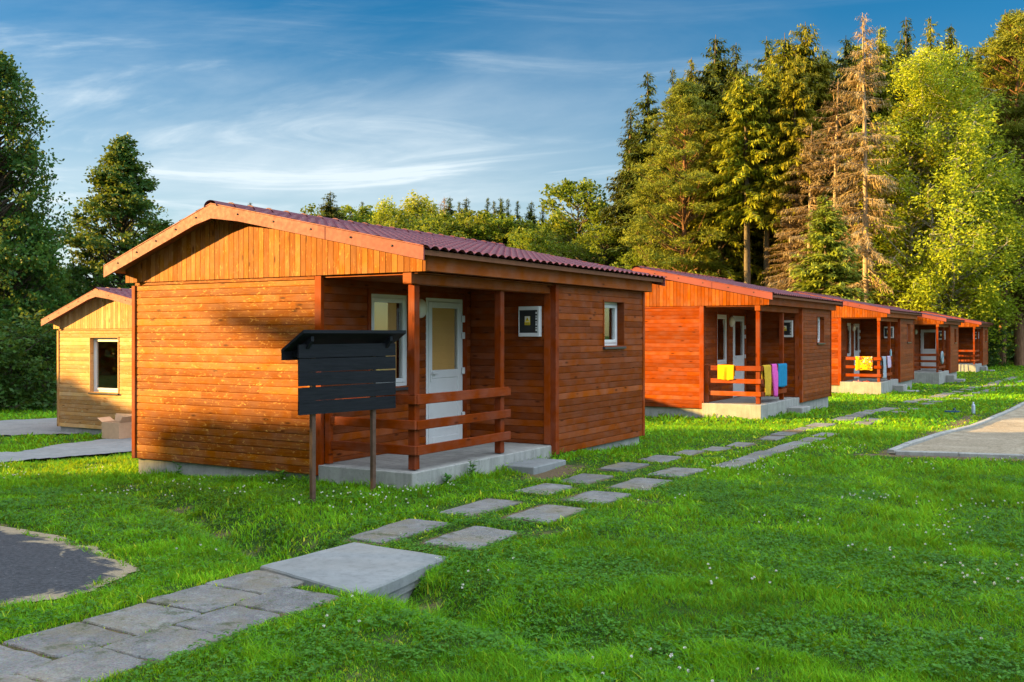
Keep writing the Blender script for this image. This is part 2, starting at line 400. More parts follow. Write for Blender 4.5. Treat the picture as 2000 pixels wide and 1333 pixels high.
def leafmat(name, stops, trans=.35, rough=.55, spec=.25, big=.0, tint=(.27, .28, .03)):
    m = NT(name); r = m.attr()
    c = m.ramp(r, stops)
    if big:
        n = m.noise(m.map(), big, 7, .68); hs_ = m.n('ShaderNodeHueSaturation'); m.l(c, hs_.inputs['Color'])
        m.l(m.rng(n, .32, .68, .58, 1.4), hs_.inputs['Value']); m.l(m.rng(n, .3, .7, .512, .488), hs_.inputs['Hue']); c = hs_.outputs[0]
    oi = m.n('ShaderNodeObjectInfo'); h2 = m.n('ShaderNodeHueSaturation'); m.l(c, h2.inputs['Color'])
    m.l(m.rng(oi.outputs['Random'], 0, 1, .82, 1.2), h2.inputs['Value']); m.l(m.rng(oi.outputs['Random'], 0, 1, .487, .51), h2.inputs['Hue']); c = h2.outputs[0]
    m.set(col=c, rough=rough, spec=spec)
    if trans:
        t = m.n('ShaderNodeBsdfTranslucent'); m.l(m.mix(.5, c, tint), t.inputs[0])
        x = m.n('ShaderNodeMixShader'); x.inputs[0].default_value = trans; m.l(m.b.outputs[0], x.inputs[1]); m.l(t.outputs[0], x.inputs[2]); m.l(x.outputs[0], m.out.inputs[0])
    return m.m
M['blade'] = leafmat('grass blades', [(0, (0.049, 0.188, 0.004)), (.45, (0.098, 0.330, 0.005)), (.8, (0.175, 0.441, 0.008)), (.93, (0.266, 0.515, 0.014)), (1, (0.600, 0.593, 0.039))], .42, .5, .15, .9, (.50, .46, .02))
M['clover'] = leafmat('clover leaves', [(0, (0.031, 0.153, 0.015)), (1, (0.086, 0.306, 0.026))], .25, .5, .2)
M['petal'] = simple('white clover heads', (.72, .70, .62), .8)
M['spruce'] = leafmat('spruce needles', [(0, (0.111, 0.139, 0.011)), (.5, (0.200, 0.226, 0.013)), (1, (0.379, 0.344, 0.019))], .2, .6, .15)
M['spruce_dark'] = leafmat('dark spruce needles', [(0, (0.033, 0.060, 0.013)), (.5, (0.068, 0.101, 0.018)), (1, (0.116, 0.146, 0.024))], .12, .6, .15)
M['pine'] = leafmat('pine needles', [(0, (0.105, 0.145, 0.018)), (.5, (0.182, 0.229, 0.025)), (1, (0.305, 0.328, 0.038))], .22, .6, .15)
M['birch'] = leafmat('birch leaves', [(0, (0.185, 0.248, 0.014)), (.5, (0.311, 0.376, 0.018)), (1, (0.484, 0.525, 0.030))], .4, .5, .2)
M['leafy'] = leafmat('broad green leaves', [(0, (0.073, 0.123, 0.009)), (.5, (0.126, 0.194, 0.010)), (1, (0.211, 0.259, 0.017))], .4, .5, .2)
M['alder'] = leafmat('dark alder leaves', [(0, (0.017, 0.064, 0.012)), (.6, (0.035, 0.109, 0.015)), (1, (0.079, 0.159, 0.021))], .35, .5, .25)
M['dead'] = leafmat('dead needles', [(0, (0.175, 0.111, 0.064)), (.5, (0.295, 0.200, 0.112)), (1, (0.367, 0.310, 0.197))], .15, .8, .1)
def bark(name, a, b, sc=(9, 9, 2)):
    m = NT(name); n = m.noise(m.map(sc), 2, 6, .7)
    m.set(col=m.ramp(n, [(.3, a), (.7, b)]), rough=.9, spec=.1); m.bump(n, .03, .7); return m.m
M['bark'] = bark('spruce bark', (.075, .058, .042), (.20, .165, .125))
M['bark_pine'] = bark('pine bark', (.12, .06, .035), (.30, .17, .10))
M['bark_birch'] = bark('birch bark', (.10, .09, .08), (.62, .60, .55), (2, 2, 9))
M['bark_dead'] = bark('bare dead trunk', (.24, .18, .13), (.44, .35, .26))
M['bark_dark'] = bark('dark alder bark', (.03, .025, .018), (.09, .075, .055))

# ------------------------------------------------------------------ terrain height
CP = np.array([(-.2,-.2,-.42),(1.2,0,-.32),(3.4,-.1,-.22),(4.9,0,-.19),(5,3.4,-.18),(5,6.6,-.30),(6.5,-4,-.245),(6.5,-1,-.235),(6.5,2,-.24),(6.6,5,-.25),(6.7,9,-.29),
 (1.8,13.7,-.44),(4.9,13.7,-.37),(5,20.3,-.50),(5,28.2,-.56),(5,34,-.62),(5,42.7,-.82),(5,49,-.78),(5,58.4,-.72),(5,66,-.72),(8,75,-.74),(9,7,-.25),(9.8,23,-.42),(14,9,-.25),(18,20,-.4),
 (-11,6.6,-.90),(-8,6,-.86),(-7,3,-.84),(-3,-.1,-.56),(-6,1.4,-.82),(-2,6,-.6),(-9,14,-1.),(2,-3.5,-.32),(5,-4.5,-.29),(8,-6,-.25),(12,-9,-.25),(11,-3,-.25),(14,0,-.25),(-4,-6,-.5),(-20,-10,-.9),(-20,10,-1.1),(-25,25,-1.2),(-40,60,-1.3),(25,-5,-.25),(30,40,-.6),(7,16,-.40),(7.5,28,-.56),(8,44,-.72),(8,60,-.72)])
def ditch(u, v):
    P = [(1.0,-1.05),(2.4,-1.55),(4.1,-2.25),(5.3,-2.75),(6.4,-3.3),(7.4,-3.45),(8.6,-3.9),(10.,-4.6)]
    D = [.0,.10,.19,.27,.28,.26,.12,.0]
    best = np.full(np.shape(u), 1e9); dep = np.zeros(np.shape(u))
    for i in range(len(P)-1):
        a = np.array(P[i]); b = np.array(P[i+1]); d = b-a
        t = np.clip(((u-a[0])*d[0]+(v-a[1])*d[1])/(d@d), 0, 1)
        r = np.hypot(u-a[0]-t*d[0], v-a[1]-t*d[1]); q = D[i]+(D[i+1]-D[i])*t
        k = r < best; best = np.where(k, r, best); dep = np.where(k, q, dep)
    return dep*np.exp(-(best/.30)**2)
def gh(u, v, fine=True):
    u = np.asarray(u, float); v = np.asarray(v, float); sh = u.shape; u = u.ravel(); v = v.ravel()
    z = np.zeros(len(u))
    for i in range(0, len(u), 200000):
        uu = u[i:i+200000, None]; vv = v[i:i+200000, None]
        d2 = (uu-CP[None, :, 0])**2+(vv-CP[None, :, 1])**2+.25
        w = d2**-1.7; z[i:i+200000] = (w*CP[None, :, 2]).sum(1)/w.sum(1)
    if fine:
        path = np.clip(np.minimum(np.abs(u-6.6)-.7, 9)/.5, 0, 1)
        near = np.exp(-((u-8)**2+(v+3)**2)/900.)
        z = z+(vnoise(u, v, 1.3, 3, 1)-.5)*.06*path*near
        z = z-ditch(u, v)
    return z.reshape(sh)
def gz(x, y): return float(gh(np.array([x]), np.array([y]))[0])

def pip(u, v, poly):
    ins = np.zeros(np.shape(u), bool); n = len(poly)
    for i in range(n):
        x0, y0 = poly[i]; x1, y1 = poly[(i+1) % n]
        if y0 == y1: continue
        c = ((y0 > v) != (y1 > v)) & (u < (x1-x0)*(v-y0)/(y1-y0)+x0); ins ^= c
    return ins
def pdist(u, v, poly):
    best = np.full(np.shape(u), 1e9); n = len(poly)
    for i in range(n):
        a = np.array(poly[i], float); b = np.array(poly[(i+1) % n], float); d = b-a
        t = np.clip(((u-a[0])*d[0]+(v-a[1])*d[1])/(d@d+1e-9), 0, 1)
        best = np.minimum(best, np.hypot(u-a[0]-t*d[0], v-a[1]-t*d[1]))
    return best

# layout of flat surfaces, in metres on the ground
ASPH = [(-2.,-2.6),(.6,-2.95),(2.4,-3.45),(3.3,-3.55),(4.1,-3.75),(4.9,-3.95),(5.3,-4.3),(5.42,-4.7),(5.32,-5.2),(5.2,-6.),(5.1,-8),(4.5,-12),(-8,-14),(-10,-4)]
COURT = [(8.93,7.03),(10.8,7.51),(14.,8.33),(22.,10.4),(22,34),(10.6,34),(9.83,24.),(9.45,15.)]
RPATH = [(-4.85,4.0),(-5.754,1.75),(-7.3,.4),(-10,-1.6),(-12,-.4),(-9.,2.0),(-7.157,2.9),(-7.9,4.5),(-8.35,6.3),(-7.5,6.35),(-5.2,6.3)]
RROAD = [(-8.5,9.),(-12.3,4.),(-16,-2),(-22,-9),(-28,-6),(-20,6),(-15.4,12.),(-12.5,14)]
CABS = [((0,0,0)), ((0,13.7,-.04)), ((0,28.25,-.11)), ((0,42.75,-.23)), ((0,58.4,-.25)), ((-11.16,6.6,-.59))]

# pavers: (u0,u1,v0,v1)
near_slabs = []
for k in range(9):
    v1 = -3.72-.54*k-.004; u0 = 6.10
    near_slabs.append((u0+.01*math.sin(k), 6.70, v1-.53, v1, 'L', k))
for k in range(8):
    v1 = -4.02-.54*k; near_slabs.append((6.72, 7.22-.02*(k % 2), v1-.525, v1, 'R', k))
left_slabs = [(-2.46,-1.42),(-.95,-.0),(.6,1.30),(1.6,2.4),(2.8,3.6),(4.1,4.88),(5.2,5.82),(6.05,6.7),(6.95,7.62),(8.4,9.02),(9.3,9.95),(10.75,11.45)]
right_slabs = [(-2.25,-1.43),(-.88,.02),(.4,1.1),(1.53,2.45),(2.72,3.62),(4.05,4.7),(4.75,5.6),(5.66,6.37),(6.42,7.25),(7.32,8.3),(8.42,9.2),(9.5,10.2)]
PAV = [(a, b, c, d) for a, b, c, d, _, _ in near_slabs]
lp = []; rp = []
for k, (a, b) in enumerate(left_slabs):
    s = .0 if k < 6 else min(.5, .16*(k-5)*.8)
    wd = .42 if k < 6 else .32
    lp.append((5.93+s, 5.93+s+wd, a, b))
for k, (a, b) in enumerate(right_slabs):
    s = .0 if k < 5 else .42; wd = (.55 if k < 3 else .46) if k < 5 else .33
    rp.append((6.64+(.0 if k < 3 else .06)+s, 6.64+(.0 if k < 3 else .06)+s+wd, a, b))
v = 12.2
while v < 52:
    L = .7+.35*random.Random(int(v*10)).random(); ul = np.interp(v, [12, 18, 28, 44, 52], [6.32, 6.36, 6.62, 7.05, 7.25]); ur = np.interp(v, [12, 20, 31, 44, 52], [6.98, 7.08, 7.55, 7.95, 8.2])
    if random.Random(int(v*7)).random() < .85: lp.append((ul, ul+.42, v, v+L))
    if random.Random(int(v*13)).random() < .62: rp.append((ur, ur+.38, v+.1, v+L))
    v += L+.22
PAV += lp+rp
BRIDGE = [(6.10,-3.72),(6.70,-3.80),(7.34,-3.96),(7.20,-2.66),(6.20,-2.66)]
BRIDGE = [(6.13,-3.71),(7.36,-3.98),(7.21,-2.68),(6.18,-2.62)]

def blocked(u, v, m=0.0):
    b = np.zeros(np.shape(u), bool)
    for (a, c, d, e) in PAV: b |= (u > a-m) & (u < c+m) & (v > d-m) & (v < e+m)
    b |= pip(u, v, BRIDGE)
    b |= pip(u, v, ASPH) & (pdist(u, v, ASPH) > .03+.16*np.clip(vnoise(u, v, .3, 3, 61)-.42, 0, 1)*2)
    for poly in (COURT, RPATH, RROAD): b |= pip(u, v, poly)
    for (x, y, z) in CABS: b |= (u > x+.02) & (u < x+4.94) & (v > y+.0) & (v < y+6.58)
    return b
def dirtf(u, v):
    d = np.zeros(np.shape(u))
    for k, (a, c, e, f) in enumerate(PAV):
        if f > 14: continue
        dx = np.maximum(np.maximum(a-u, u-c), 0); dy = np.maximum(np.maximum(e-v, v-f), 0)
        d = np.maximum(d, .62*np.exp(-np.hypot(dx, dy)/.05))
    d = np.maximum(d, .7*np.exp(-pdist(u, v, ASPH)/.07))
    d = np.maximum(d, .85*np.exp(-pdist(u, v, COURT)/.34))
    # bare band before the court kerb and beside its long kerb
    d = np.maximum(d, .8*np.exp(-((pdist(u, v, [(8.6,6.75),(13.5,8.0),(13.6,7.9)]))/.22)**2))
    d = np.maximum(d, .62*np.exp(-((u-9.0)/.35)**2)*((v > 7) & (v < 19)))
    # worn ground by the step, along the ditch and in the tracks
    d = np.maximum(d, .85*np.exp(-((u-5.55)/.35)**2-((v-2.2)/1.0)**2))
    d = np.maximum(d, .75*np.exp(-((u-6.55)/.25)**2)*np.exp(-((v-10)/1.9)**2))
    for (x, y, r, a) in [(2.,-1.35,.5,.42),(2.8,-1.68,.35,.55),(3.5,-1.95,.3,.5),(4.05,-2.25,.3,.62),(4.8,-2.55,.25,.55),(5.5,-2.5,.3,.5),(1.1,-.8,.4,.48),(8.35,-5.2,.22,.5),(8.1,-4.6,.3,.45),(7.45,-3.4,.2,.9),(7.4,-1.3,.3,.55),(7.5,.8,.35,.5),(9.6,-4.55,.07,.8),(7.5,-6.3,.2,.6)]:
        d = np.maximum(d, a*np.exp(-((u-x)**2+(v-y)**2)/r**2))
    path = np.exp(-((u-6.55)/.55)**2)*(v > -2.6)*(v < 60)*.33
    return np.clip(d+path*vnoise(u, v, .35, 2, 4), 0, 1)

# ------------------------------------------------------------------ ground
def axis(c, fine0, fine1, step, lo, hi):
    a = list(np.arange(fine0, fine1, step)); d = step
    x = fine1
    while x < hi: a.append(x); d *= 1.16; x += d
    a.append(hi); d = step; x = fine0-step
    while x > lo: a.append(x); d *= 1.16; x -= d
    a.append(lo); return np.array(sorted(set(np.round(a, 4))))
gx = axis(0, -4, 13, .085, -700, 700); gy = axis(0, -8.5, 13, .085, -300, 1100)
U, V = np.meshgrid(gx, gy, indexing='ij')
Zg = gh(U, V)
nx, ny = U.shape
idx = np.arange(nx*ny).reshape(nx, ny)
Fq = np.stack([idx[:-1, :-1], idx[1:, :-1], idx[1:, 1:], idx[:-1, 1:]], -1).reshape(-1, 4)
me = np_mesh('ground', np.stack([U, V, Zg], -1).reshape(-1, 3), Fq, M['ground'], smooth=True)
at = me.attributes.new('dirt', 'FLOAT', 'POINT'); at.data.foreach_set('value', dirtf(U.ravel(), V.ravel()).astype(np.float32))
tag(link('ground', me), kind='structure')

def sheet(name, poly, cell, mat, lift, edge=False, label=None, jitter=.0):
    P = np.array(poly); u = np.arange(P[:, 0].min()-cell, P[:, 0].max()+cell, cell); v = np.arange(P[:, 1].min()-cell, P[:, 1].max()+cell, cell)
    A, B = np.meshgrid(u, v, indexing='ij'); n, k = A.shape
    ii = np.arange(n*k).reshape(n, k); F = np.stack([ii[:-1, :-1], ii[1:, :-1], ii[1:, 1:], ii[:-1, 1:]], -1).reshape(-1, 4)
    cx = (A[:-1, :-1]+cell/2).ravel(); cy = (B[:-1, :-1]+cell/2).ravel(); wob = (vnoise(cx, cy, .25, 3, 5)-.5)*jitter
    dd = pdist(cx, cy, poly); ins = pip(cx, cy, poly); sd = np.where(ins, dd, -dd)+wob
    F = F[sd > 0]; used = np.unique(F); rm = -np.ones(n*k, int); rm[used] = np.arange(len(used)); F = rm[F]
    a = A.ravel()[used]; b = B.ravel()[used]
    me = np_mesh(name, np.stack([a, b, gh(a, b)+lift], -1), F, mat, smooth=True)
    if edge:
        at = me.attributes.new('edge', 'FLOAT', 'POINT'); e = np.exp(-pdist(a, b, poly)/.22); at.data.foreach_set('value', e.astype(np.float32))
    return tag(link(name, me), kind='structure')
sheet('road', ASPH, .03, M['asphalt'], .012, True, jitter=.26)
sheet('court', COURT, .16, M['sand'], .02, jitter=.0)
sheet('gravel_road', RROAD, .3, M['gravel'], .03)
sheet('path', RPATH, .12, M['bridge'], .06)

# ------------------------------------------------------------------ paving slabs
def slab(name, u0, u1, v0, v1, th, lift, mat, seed):
    r = random.Random(seed); z0 = gz((u0+u1)/2, (v0+v1)/2)
    m = MB(); n = 5; top = []
    cs = [(u0, v0), (u1, v0), (u1, v1), (u0, v1)]
    jj = .018 if lift == .0121 else .035
    cs = [(x+r.uniform(-jj, jj), y+r.uniform(-jj, jj)) for x, y in cs]
    out = []
    for i in range(4):
        a = cs[i]; b = cs[(i+1) % 4]
        for k in range(n):
            t = k/n; w = .016*(1 if k else 0)
            if k == 0:
                p = cs[i-1]; q = ((a[0]*.96+p[0]*.04), (a[1]*.96+p[1]*.04)); out.append(q); q = ((a[0]*.96+b[0]*.04), (a[1]*.96+b[1]*.04)); out.append(q)
            else: out.append((a[0]+(b[0]-a[0])*t+r.uniform(-w, w), a[1]+(b[1]-a[1])*t+r.uniform(-w, w)))
    cx, cy = (u0+u1)/2, (v0+v1)/2; N = len(out); tx, ty = r.uniform(-.012, .012), r.uniform(-.008, .008)
    zz = lambda x, y: lift+(x-cx)*tx+(y-cy)*ty
    ringt = [(x-cx+(cx-x)*.02, y-cy+(cy-y)*.02, zz(x, y)) for x, y in out]
    ringm = [(x-cx, y-cy, zz(x, y)-.008) for x, y in out]; ringb = [(x-cx, y-cy, -th) for x, y in out]
    m.add(ringt+ringm+ringb, [tuple(range(N))]+[(i, (i+1) % N, (i+1) % N+N, i+N) for i in range(N)]+[(i+N, (i+1) % N+N, (i+1) % N+2*N, i+2*N) for i in range(N)], r.random())
    o = m.build(name, mat); o.location = (cx, cy, z0); return o
ORD = ['first','second','third','fourth','fifth','sixth','seventh','eighth','ninth','tenth','eleventh','twelfth']
def ordn(k): return ORD[k] if k < 12 else ('%dth' % (k+1) if (k+1) % 10 not in (1, 2, 3) or k+1 in (11, 12, 13) else '%d%s' % (k+1, {1: 'st', 2: 'nd', 3: 'rd'}[(k+1) % 10]))
for (a, b, c, d, s, k) in near_slabs:
    o = slab('paving_slab', a, b, c, d, .1, .0121, M['paver'], int(100+k*2+(s == 'R')))
    side = 'asphalt' if s == 'L' else 'open lawn'
    tag(o, 'square walkway slab in the %s column, %s from the concrete bridge' % (side, ordn(k)), 'paving slab', 'square slabs of the near walkway')
for row, nm in ((lp, 'cabin side track'), (rp, 'open lawn side track')):
    for k, (a, b, c, d) in enumerate(row):
        o = slab('paving_slab', a, b, c, d, .1, .016 if c < 12 else .026, M['paver'], int(500+k*3+len(nm)))
        w = 'worn stepping slab' if c < 5 else 'narrow sunk stepping slab'
        tag(o, '%s, %s past the concrete bridge, %s' % (w, ordn(k), nm), 'paving slab', 'stepping slabs of the twin lawn tracks')
# bridge slab
cx, cy = 6.75, -3.3; m = MB()
P = [(x-cx, y-cy) for x, y in BRIDGE]
fine = []
rr = random.Random(5)
for i in range(4):
    a = P[i]; b = P[(i+1) % 4]
    for k in range(8): t = k/8; w = .008 if k else 0; fine.append((a[0]+(b[0]-a[0])*t+rr.uniform(-w, w), a[1]+(b[1]-a[1])*t+rr.uniform(-w, w)))
N = len(fine)
rings = [[(x*.985, y*.985, .075) for x, y in fine], [(x, y, .062) for x, y in fine], [(x, y, -.012) for x, y in fine], [(x*.965, y*.98, -.014) for x, y in fine], [(x*.965, y*.98, -.075) for x, y in fine], [(x*.93, y*.97, -.08) for x, y in fine], [(x*.93, y*.97, -.16) for x, y in fine]]
m.add(sum(rings, []), [tuple(range(N))]+[(j*N+i, j*N+(i+1) % N, (j+1)*N+(i+1) % N, (j+1)*N+i) for j in range(6) for i in range(N)])
o = m.build('bridge_slab', M['bridge']); o.location = (cx, cy, -.285)
tag(o, 'large smooth pale concrete plate bridging the grassy ditch in the walkway', 'concrete slab')

# court kerb: stones laid end to end
def kerb(pts, name, label):
    root = empty('kerb', (pts[0][0], pts[0][1], gz(*pts[0])), 0, label, 'kerb', 'kerbs framing the sand court')
    for i in range(len(pts)-1):
        a = Vector(pts[i]); b = Vector(pts[i+1]); L = (b-a).length; n = max(1, round(L/1.0)); d = (b-a)/n; pr = Vector((-d.y, d.x)).normalized()*.055
        for k in range(n):
            p = a+d*k+d.normalized()*.006; q = a+d*(k+1)-d.normalized()*.006; z = gz(*p); z2 = gz(*q); ox, oy, oz = root.location
            s = MB(); r = random.uniform(-.008, .008); h = .065
            vs = []
            for (c, zc_) in ((p, z), (q, z2)):
                for (w, hh) in ((-1, -.15), (-1, h-.012), (-.75, h), (.75, h), (1, h-.012), (1, -.15)): vs.append((c.x+pr.x*w-ox, c.y+pr.y*w-oy, zc_+hh+r-oz))
            s.add(vs, [(0,1,2,3,4,5),(11,10,9,8,7,6)]+[(i_, i_+6, (i_+1) % 6+6, (i_+1) % 6) for i_ in range(6)])
            s.build('kerb_stone', M['concrete'], root)
kerb([(8.95,7.1),(9.2,11.2),(9.47,15.),(9.65,19.5),(9.85,24.),(10.3,29.)], 'kerb', 'long raised concrete kerb along the lawn side of the sand court')
kerb([(9.03,7.03),(10.8,7.49),(14.,8.31),(19.,9.6)], 'kerb', 'low concrete kerb across the near end of the sand court')

# ------------------------------------------------------------------ cabins
W, W1, LN, Y1, ZB, ZT = 4.96, 3.484, 6.61, 3.384, -.137, 2.35
PX, PZ, LXE, LZE, RXE, RZE = 1.862, 3.28, -.255, 2.545, 5.235, 2.58
def roofz(x): return PZ+(x-PX)*((PZ-LZE)/(PX-LXE)) if x < PX else PZ-(x-PX)*((PZ-RZE)/(RXE-PX))

ROW = .0985
def siding(m, plane, pos, out, a0, a1, z0, z1, holes=(), splits=1, seed=0):
    """lapped boards on the plane x=pos ('x') or y=pos ('y'), facing sign out; holes (a0,a1,z0,z1)"""
    r = random.Random(seed)
    prof = [(0., .0), (.035, .007), (.12, .0095), (.5, .0095), (.85, .0085), (.96, .007), (.97, .0), (1., .0)]
    rects = [(a0, a1, z0, z1)]
    for (h0, h1, g0, g1) in holes:
        new = []
        for (b0, b1, c0, c1_) in rects:
            if h1 <= b0 or h0 >= b1 or g1 <= c0 or g0 >= c1_: new.append((b0, b1, c0, c1_)); continue
            if c0 < g0: new.append((b0, b1, c0, g0))
            if g1 < c1_: new.append((b0, b1, g1, c1_))
            if b0 < h0: new.append((b0, h0, max(c0, g0), min(c1_, g1)))
            if h1 < b1: new.append((h1, b1, max(c0, g0), min(c1_, g1)))
        rects = new
    for (b0, b1, c0, c1_) in rects:
        i0 = int(math.floor((c0-ZB)/ROW+1e-6)); i1 = int(math.ceil((c1_-ZB)/ROW-1e-6))
        for i in range(i0, i1):
            zb = ZB+i*ROW; lo = max(zb, c0); hi = min(zb+ROW, c1_)
            if hi-lo < .003: continue
            rr = random.Random(seed*1000+i); cuts = sorted([rr.uniform(b0+.3, b1-.3) for _ in range(splits)]) if b1-b0 > 1.4 and rr.random() < .5 else []
            xs = [b0]+cuts+[b1]
            for j in range(len(xs)-1):
                rv = random.Random(seed*777+i*13+j*5).random()
                pts = [(zb+t*ROW, d) for t, d in prof]
                pts = [(min(max(z, lo), hi), d) for z, d in pts]
                q0, q1 = xs[j]+(.001 if j else 0), xs[j+1]-(.001 if j < len(xs)-2 else 0)
                vs = []
                for a in (q0, q1):
                    for z, d in pts:
                        vs.append((pos+out*d, a, z) if plane == 'x' else (a, pos+out*d, z))
                n = len(pts); m.add(vs, [(k, k+n, k+n+1, k+1) for k in range(n-1)], rv)
def holebox(m, plane, pos, out, h, depth):
    """reveals round an opening"""
    a0, a1, z0, z1 = h; t = .02
    def B(p, q, z_, w_):
        lo, hi = sorted((pos+out*.024, pos-out*depth))
        if plane == 'x': m.box(lo, hi, p, q, z_, w_)
        else: m.box(p, q, lo, hi, z_, w_)
    B(a0-t, a0+.004, z0, z1); B(a1-.004, a1+t, z0, z1); B(a0-t, a1+t, z1-.004, z1+t); B(a0-t, a1+t, z0-t, z0+.004)

def pbox(m, plane, a0, a1, d0, d1, z0, z1, **k):
    lo, hi = sorted((d0, d1))
    if plane == 'x': m.box(lo, hi, a0, a1, z0, z1, **k)
    else: m.box(a0, a1, lo, hi, z0, z1, **k)
def window(root, plane, pos, out, h, inset, fw=.085, blind=None, sill=True):
    a0, a1, z0, z1 = h; p = pos-out*inset; p2 = p-out*.06
    f = MB()
    for (q0, q1, w0, w1_) in ((a0, a0+fw*.5, z0, z1), (a1-fw*.5, a1, z0, z1), (a0+fw*.5, a1-fw*.5, z1-fw*.5, z1), (a0+fw*.5, a1-fw*.5, z0, z0+fw*.5)): pbox(f, plane, q0, q1, p, p2, w0, w1_)
    win = f.build('window', M['pvc'], root)
    s = MB(); e = fw*.5+.002; pp = p+out*.014
    for (q0, q1, w0, w1_) in ((a0+e, a0+e+fw*.6, z0+e, z1-e), (a1-e-fw*.6, a1-e, z0+e, z1-e), (a0+e+fw*.6, a1-e-fw*.6, z1-e-fw*.6, z1-e), (a0+e+fw*.6, a1-e-fw*.6, z0+e, z0+e+fw*.6)): pbox(s, plane, q0, q1, pp, p2, w0, w1_, bev=.006)
    s.build('frame', M['pvc'], win)
    g = MB(); e2 = e+fw*.6; 
    pbox(g, plane, a0+e2, a1-e2, p-out*.010, p-out*.014, z0+e2, z1-e2); g.build('pane', M['glass'], win)
    if blind:
        b = MB(); w_ = a1-a0-2*e2; pbox(b, plane, a0+e2, a0+e2+w_*blind, p-out*.034, p-out*.038, z0+e2, z1-e2); b.build('blind', M['blind'], win)
    if sill:
        q = MB(); pbox(q, plane, a0-.035, a1+.035, pos+out*.055, p, z0-.05, z0-.012, bev=.005); q.build('sill', M['sill'], win)
    return win
def door(root, plane, pos, out, h, blind=True, hinge_at=1):
    a0, a1, z0, z1 = h; p = pos+out*.012; p2 = pos-out*.06
    f = MB(); fw = .05
    for (q0, q1, w0, w1_) in ((a0, a0+fw, z0, z1), (a1-fw, a1, z0, z1), (a0+fw, a1-fw, z1-fw, z1)): pbox(f, plane, q0, q1, p, p2, w0, w1_)
    d = f.build('door', M['pvc'], root)
    l = MB(); e = fw+.004; st = .085; pp = p+out*.012; zm0, zm1 = z0+.98, z0+1.1
    A, B_ = a0+e, a1-e
    for (q0, q1, w0, w1_) in ((A, A+st, z0+.02, z1-e), (B_-st, B_, z0+.02, z1-e), (A+st, B_-st, z1-e-st, z1-e), (A+st, B_-st, zm0, zm1), (A+st, B_-st, z0+.02, z0+.13)): pbox(l, plane, q0, q1, pp, p2, w0, w1_, bev=.006)
    pbox(l, plane, A+st, B_-st, p, p2, z0+.13, zm0)
    pbox(l, plane, A+st+.1, B_-st-.1, p+out*.006, p2, z0+.22, z0+.245)
    l.build('leaf', M['pvc'], d)
    g = MB(); pbox(g, plane, A+st, B_-st, p-out*.006, p-out*.010, zm1, z1-e-st); g.build('pane', M['glass'], d)
    if blind:
        b = MB(); pbox(b, plane, A+st, B_-st-.03, p-out*.03, p-out*.034, zm1, z1-e-st); b.build('blind', M['blind'], d)
    hd = MB(); ha = A+.045 if hinge_at else B_-.045
    pbox(hd, plane, ha-.018, ha+.018, pp, pp+out*.012, z0+.93, z0+1.12, bev=.004)
    pbox(hd, plane, min(ha, ha+(.12 if hinge_at else -.12)), max(ha, ha+(.12 if hinge_at else -.12)), pp+out*.035, pp+out*.055, z0+1.045, z0+1.07, bev=.004)
    pbox(hd, plane, ha-.01, ha+.01, pp, pp+out*.05, z0+1.045, z0+1.07)
    hd.build('handle', M['pvc'], d)
    for zz in (.35, 1.02, 1.55, 1.8):
        hh = MB(); c = a1-.02 if hinge_at else a0+.02; pbox(hh, plane, c-.03, c+.035, pp, pp+out*.028, z0+zz, z0+zz+.1, bev=.006); hh.build('hinge', M['pvc'], d)
    return d

def roof_slope_mesh(side):
    xe, ze = (RXE, RZE) if side > 0 else (LXE, LZE)
    dx = xe-PX; dz = ze-PZ; S = math.hypot(dx, dz); ux, uz = dx/S, dz/S; nxn, nzn = (-uz, ux) if ux > 0 else (uz, -ux)
    S += .05
    y0, y1 = -.295, 6.9; per = .183; ny_ = int((y1-y0)/per*8); ys = np.linspace(y0, y1, ny_+1)
    ss = []; pitch = .335; k = 0
    # steps counted up from the eave
    s = S
    while s > 0:
        lo = max(0, s-pitch); ss += [(s, 1.), (s-.055, .86), (s-pitch*.5, .45), (lo+.004, .0 if lo > 0 else 0.)]
        s = lo
    ss = sorted(ss, key=lambda t: t[0]); 
    sv = np.array([t[0] for t in ss]); st = np.array([t[1] for t in ss])
    Y, I = np.meshgrid(ys, np.arange(len(sv)), indexing='ij'); s_ = sv[I]; h = st[I]
    wav = np.abs(np.cos(np.pi*(Y-y0)/per))**.8
    # front lip bulges where the wave is high
    hh = .006+.026*wav+.024*h*(.35+.65*wav)
    X = PX+ux*s_+nxn*hh; Z = PZ+uz*s_+nzn*hh
    n, k = Y.shape; ii = np.arange(n*k).reshape(n, k); F = np.stack([ii[:-1, :-1], ii[1:, :-1], ii[1:, 1:], ii[:-1, 1:]], -1).reshape(-1, 4)
    if side < 0: F = F[:, ::-1]
    return np.stack([X, Y, Z], -1).reshape(-1, 3), F
Vr, Fr = roof_slope_mesh(1); Vl, Fl = roof_slope_mesh(-1)
ROOF = np_mesh('roof', np.vstack([Vr, Vl]), np.vstack([Fr, Fl+len(Vr)]), M['tiles'], smooth=False)
def ridge_mesh():
    m = MB(); y = -.31; 
    while y < 6.9:
        y2 = min(y+.36, 6.93); vs = []
        for (yy, k) in ((y, 1.), (y2, .9), ):
            for t in range(9):
                a = math.pi*(t/8.); vs.append((PX+math.cos(a)*.115*k, yy, PZ-.012+math.sin(a)*.085*k+.012))
        m.add(vs, [(i, i+1, i+10, i+9) for i in range(8)], None, True)
        if y > 0: m.add(vs[:9], [tuple(range(9))])
        y = y2-.012
        m.tube([(PX+math.cos(math.pi*t/8.)*.117, y, PZ+math.sin(math.pi*t/8.)*.087) for t in range(9)], .008, 4)
    return m.mesh('ridge_cap', M['tiles'])
RIDGE = ridge_mesh()
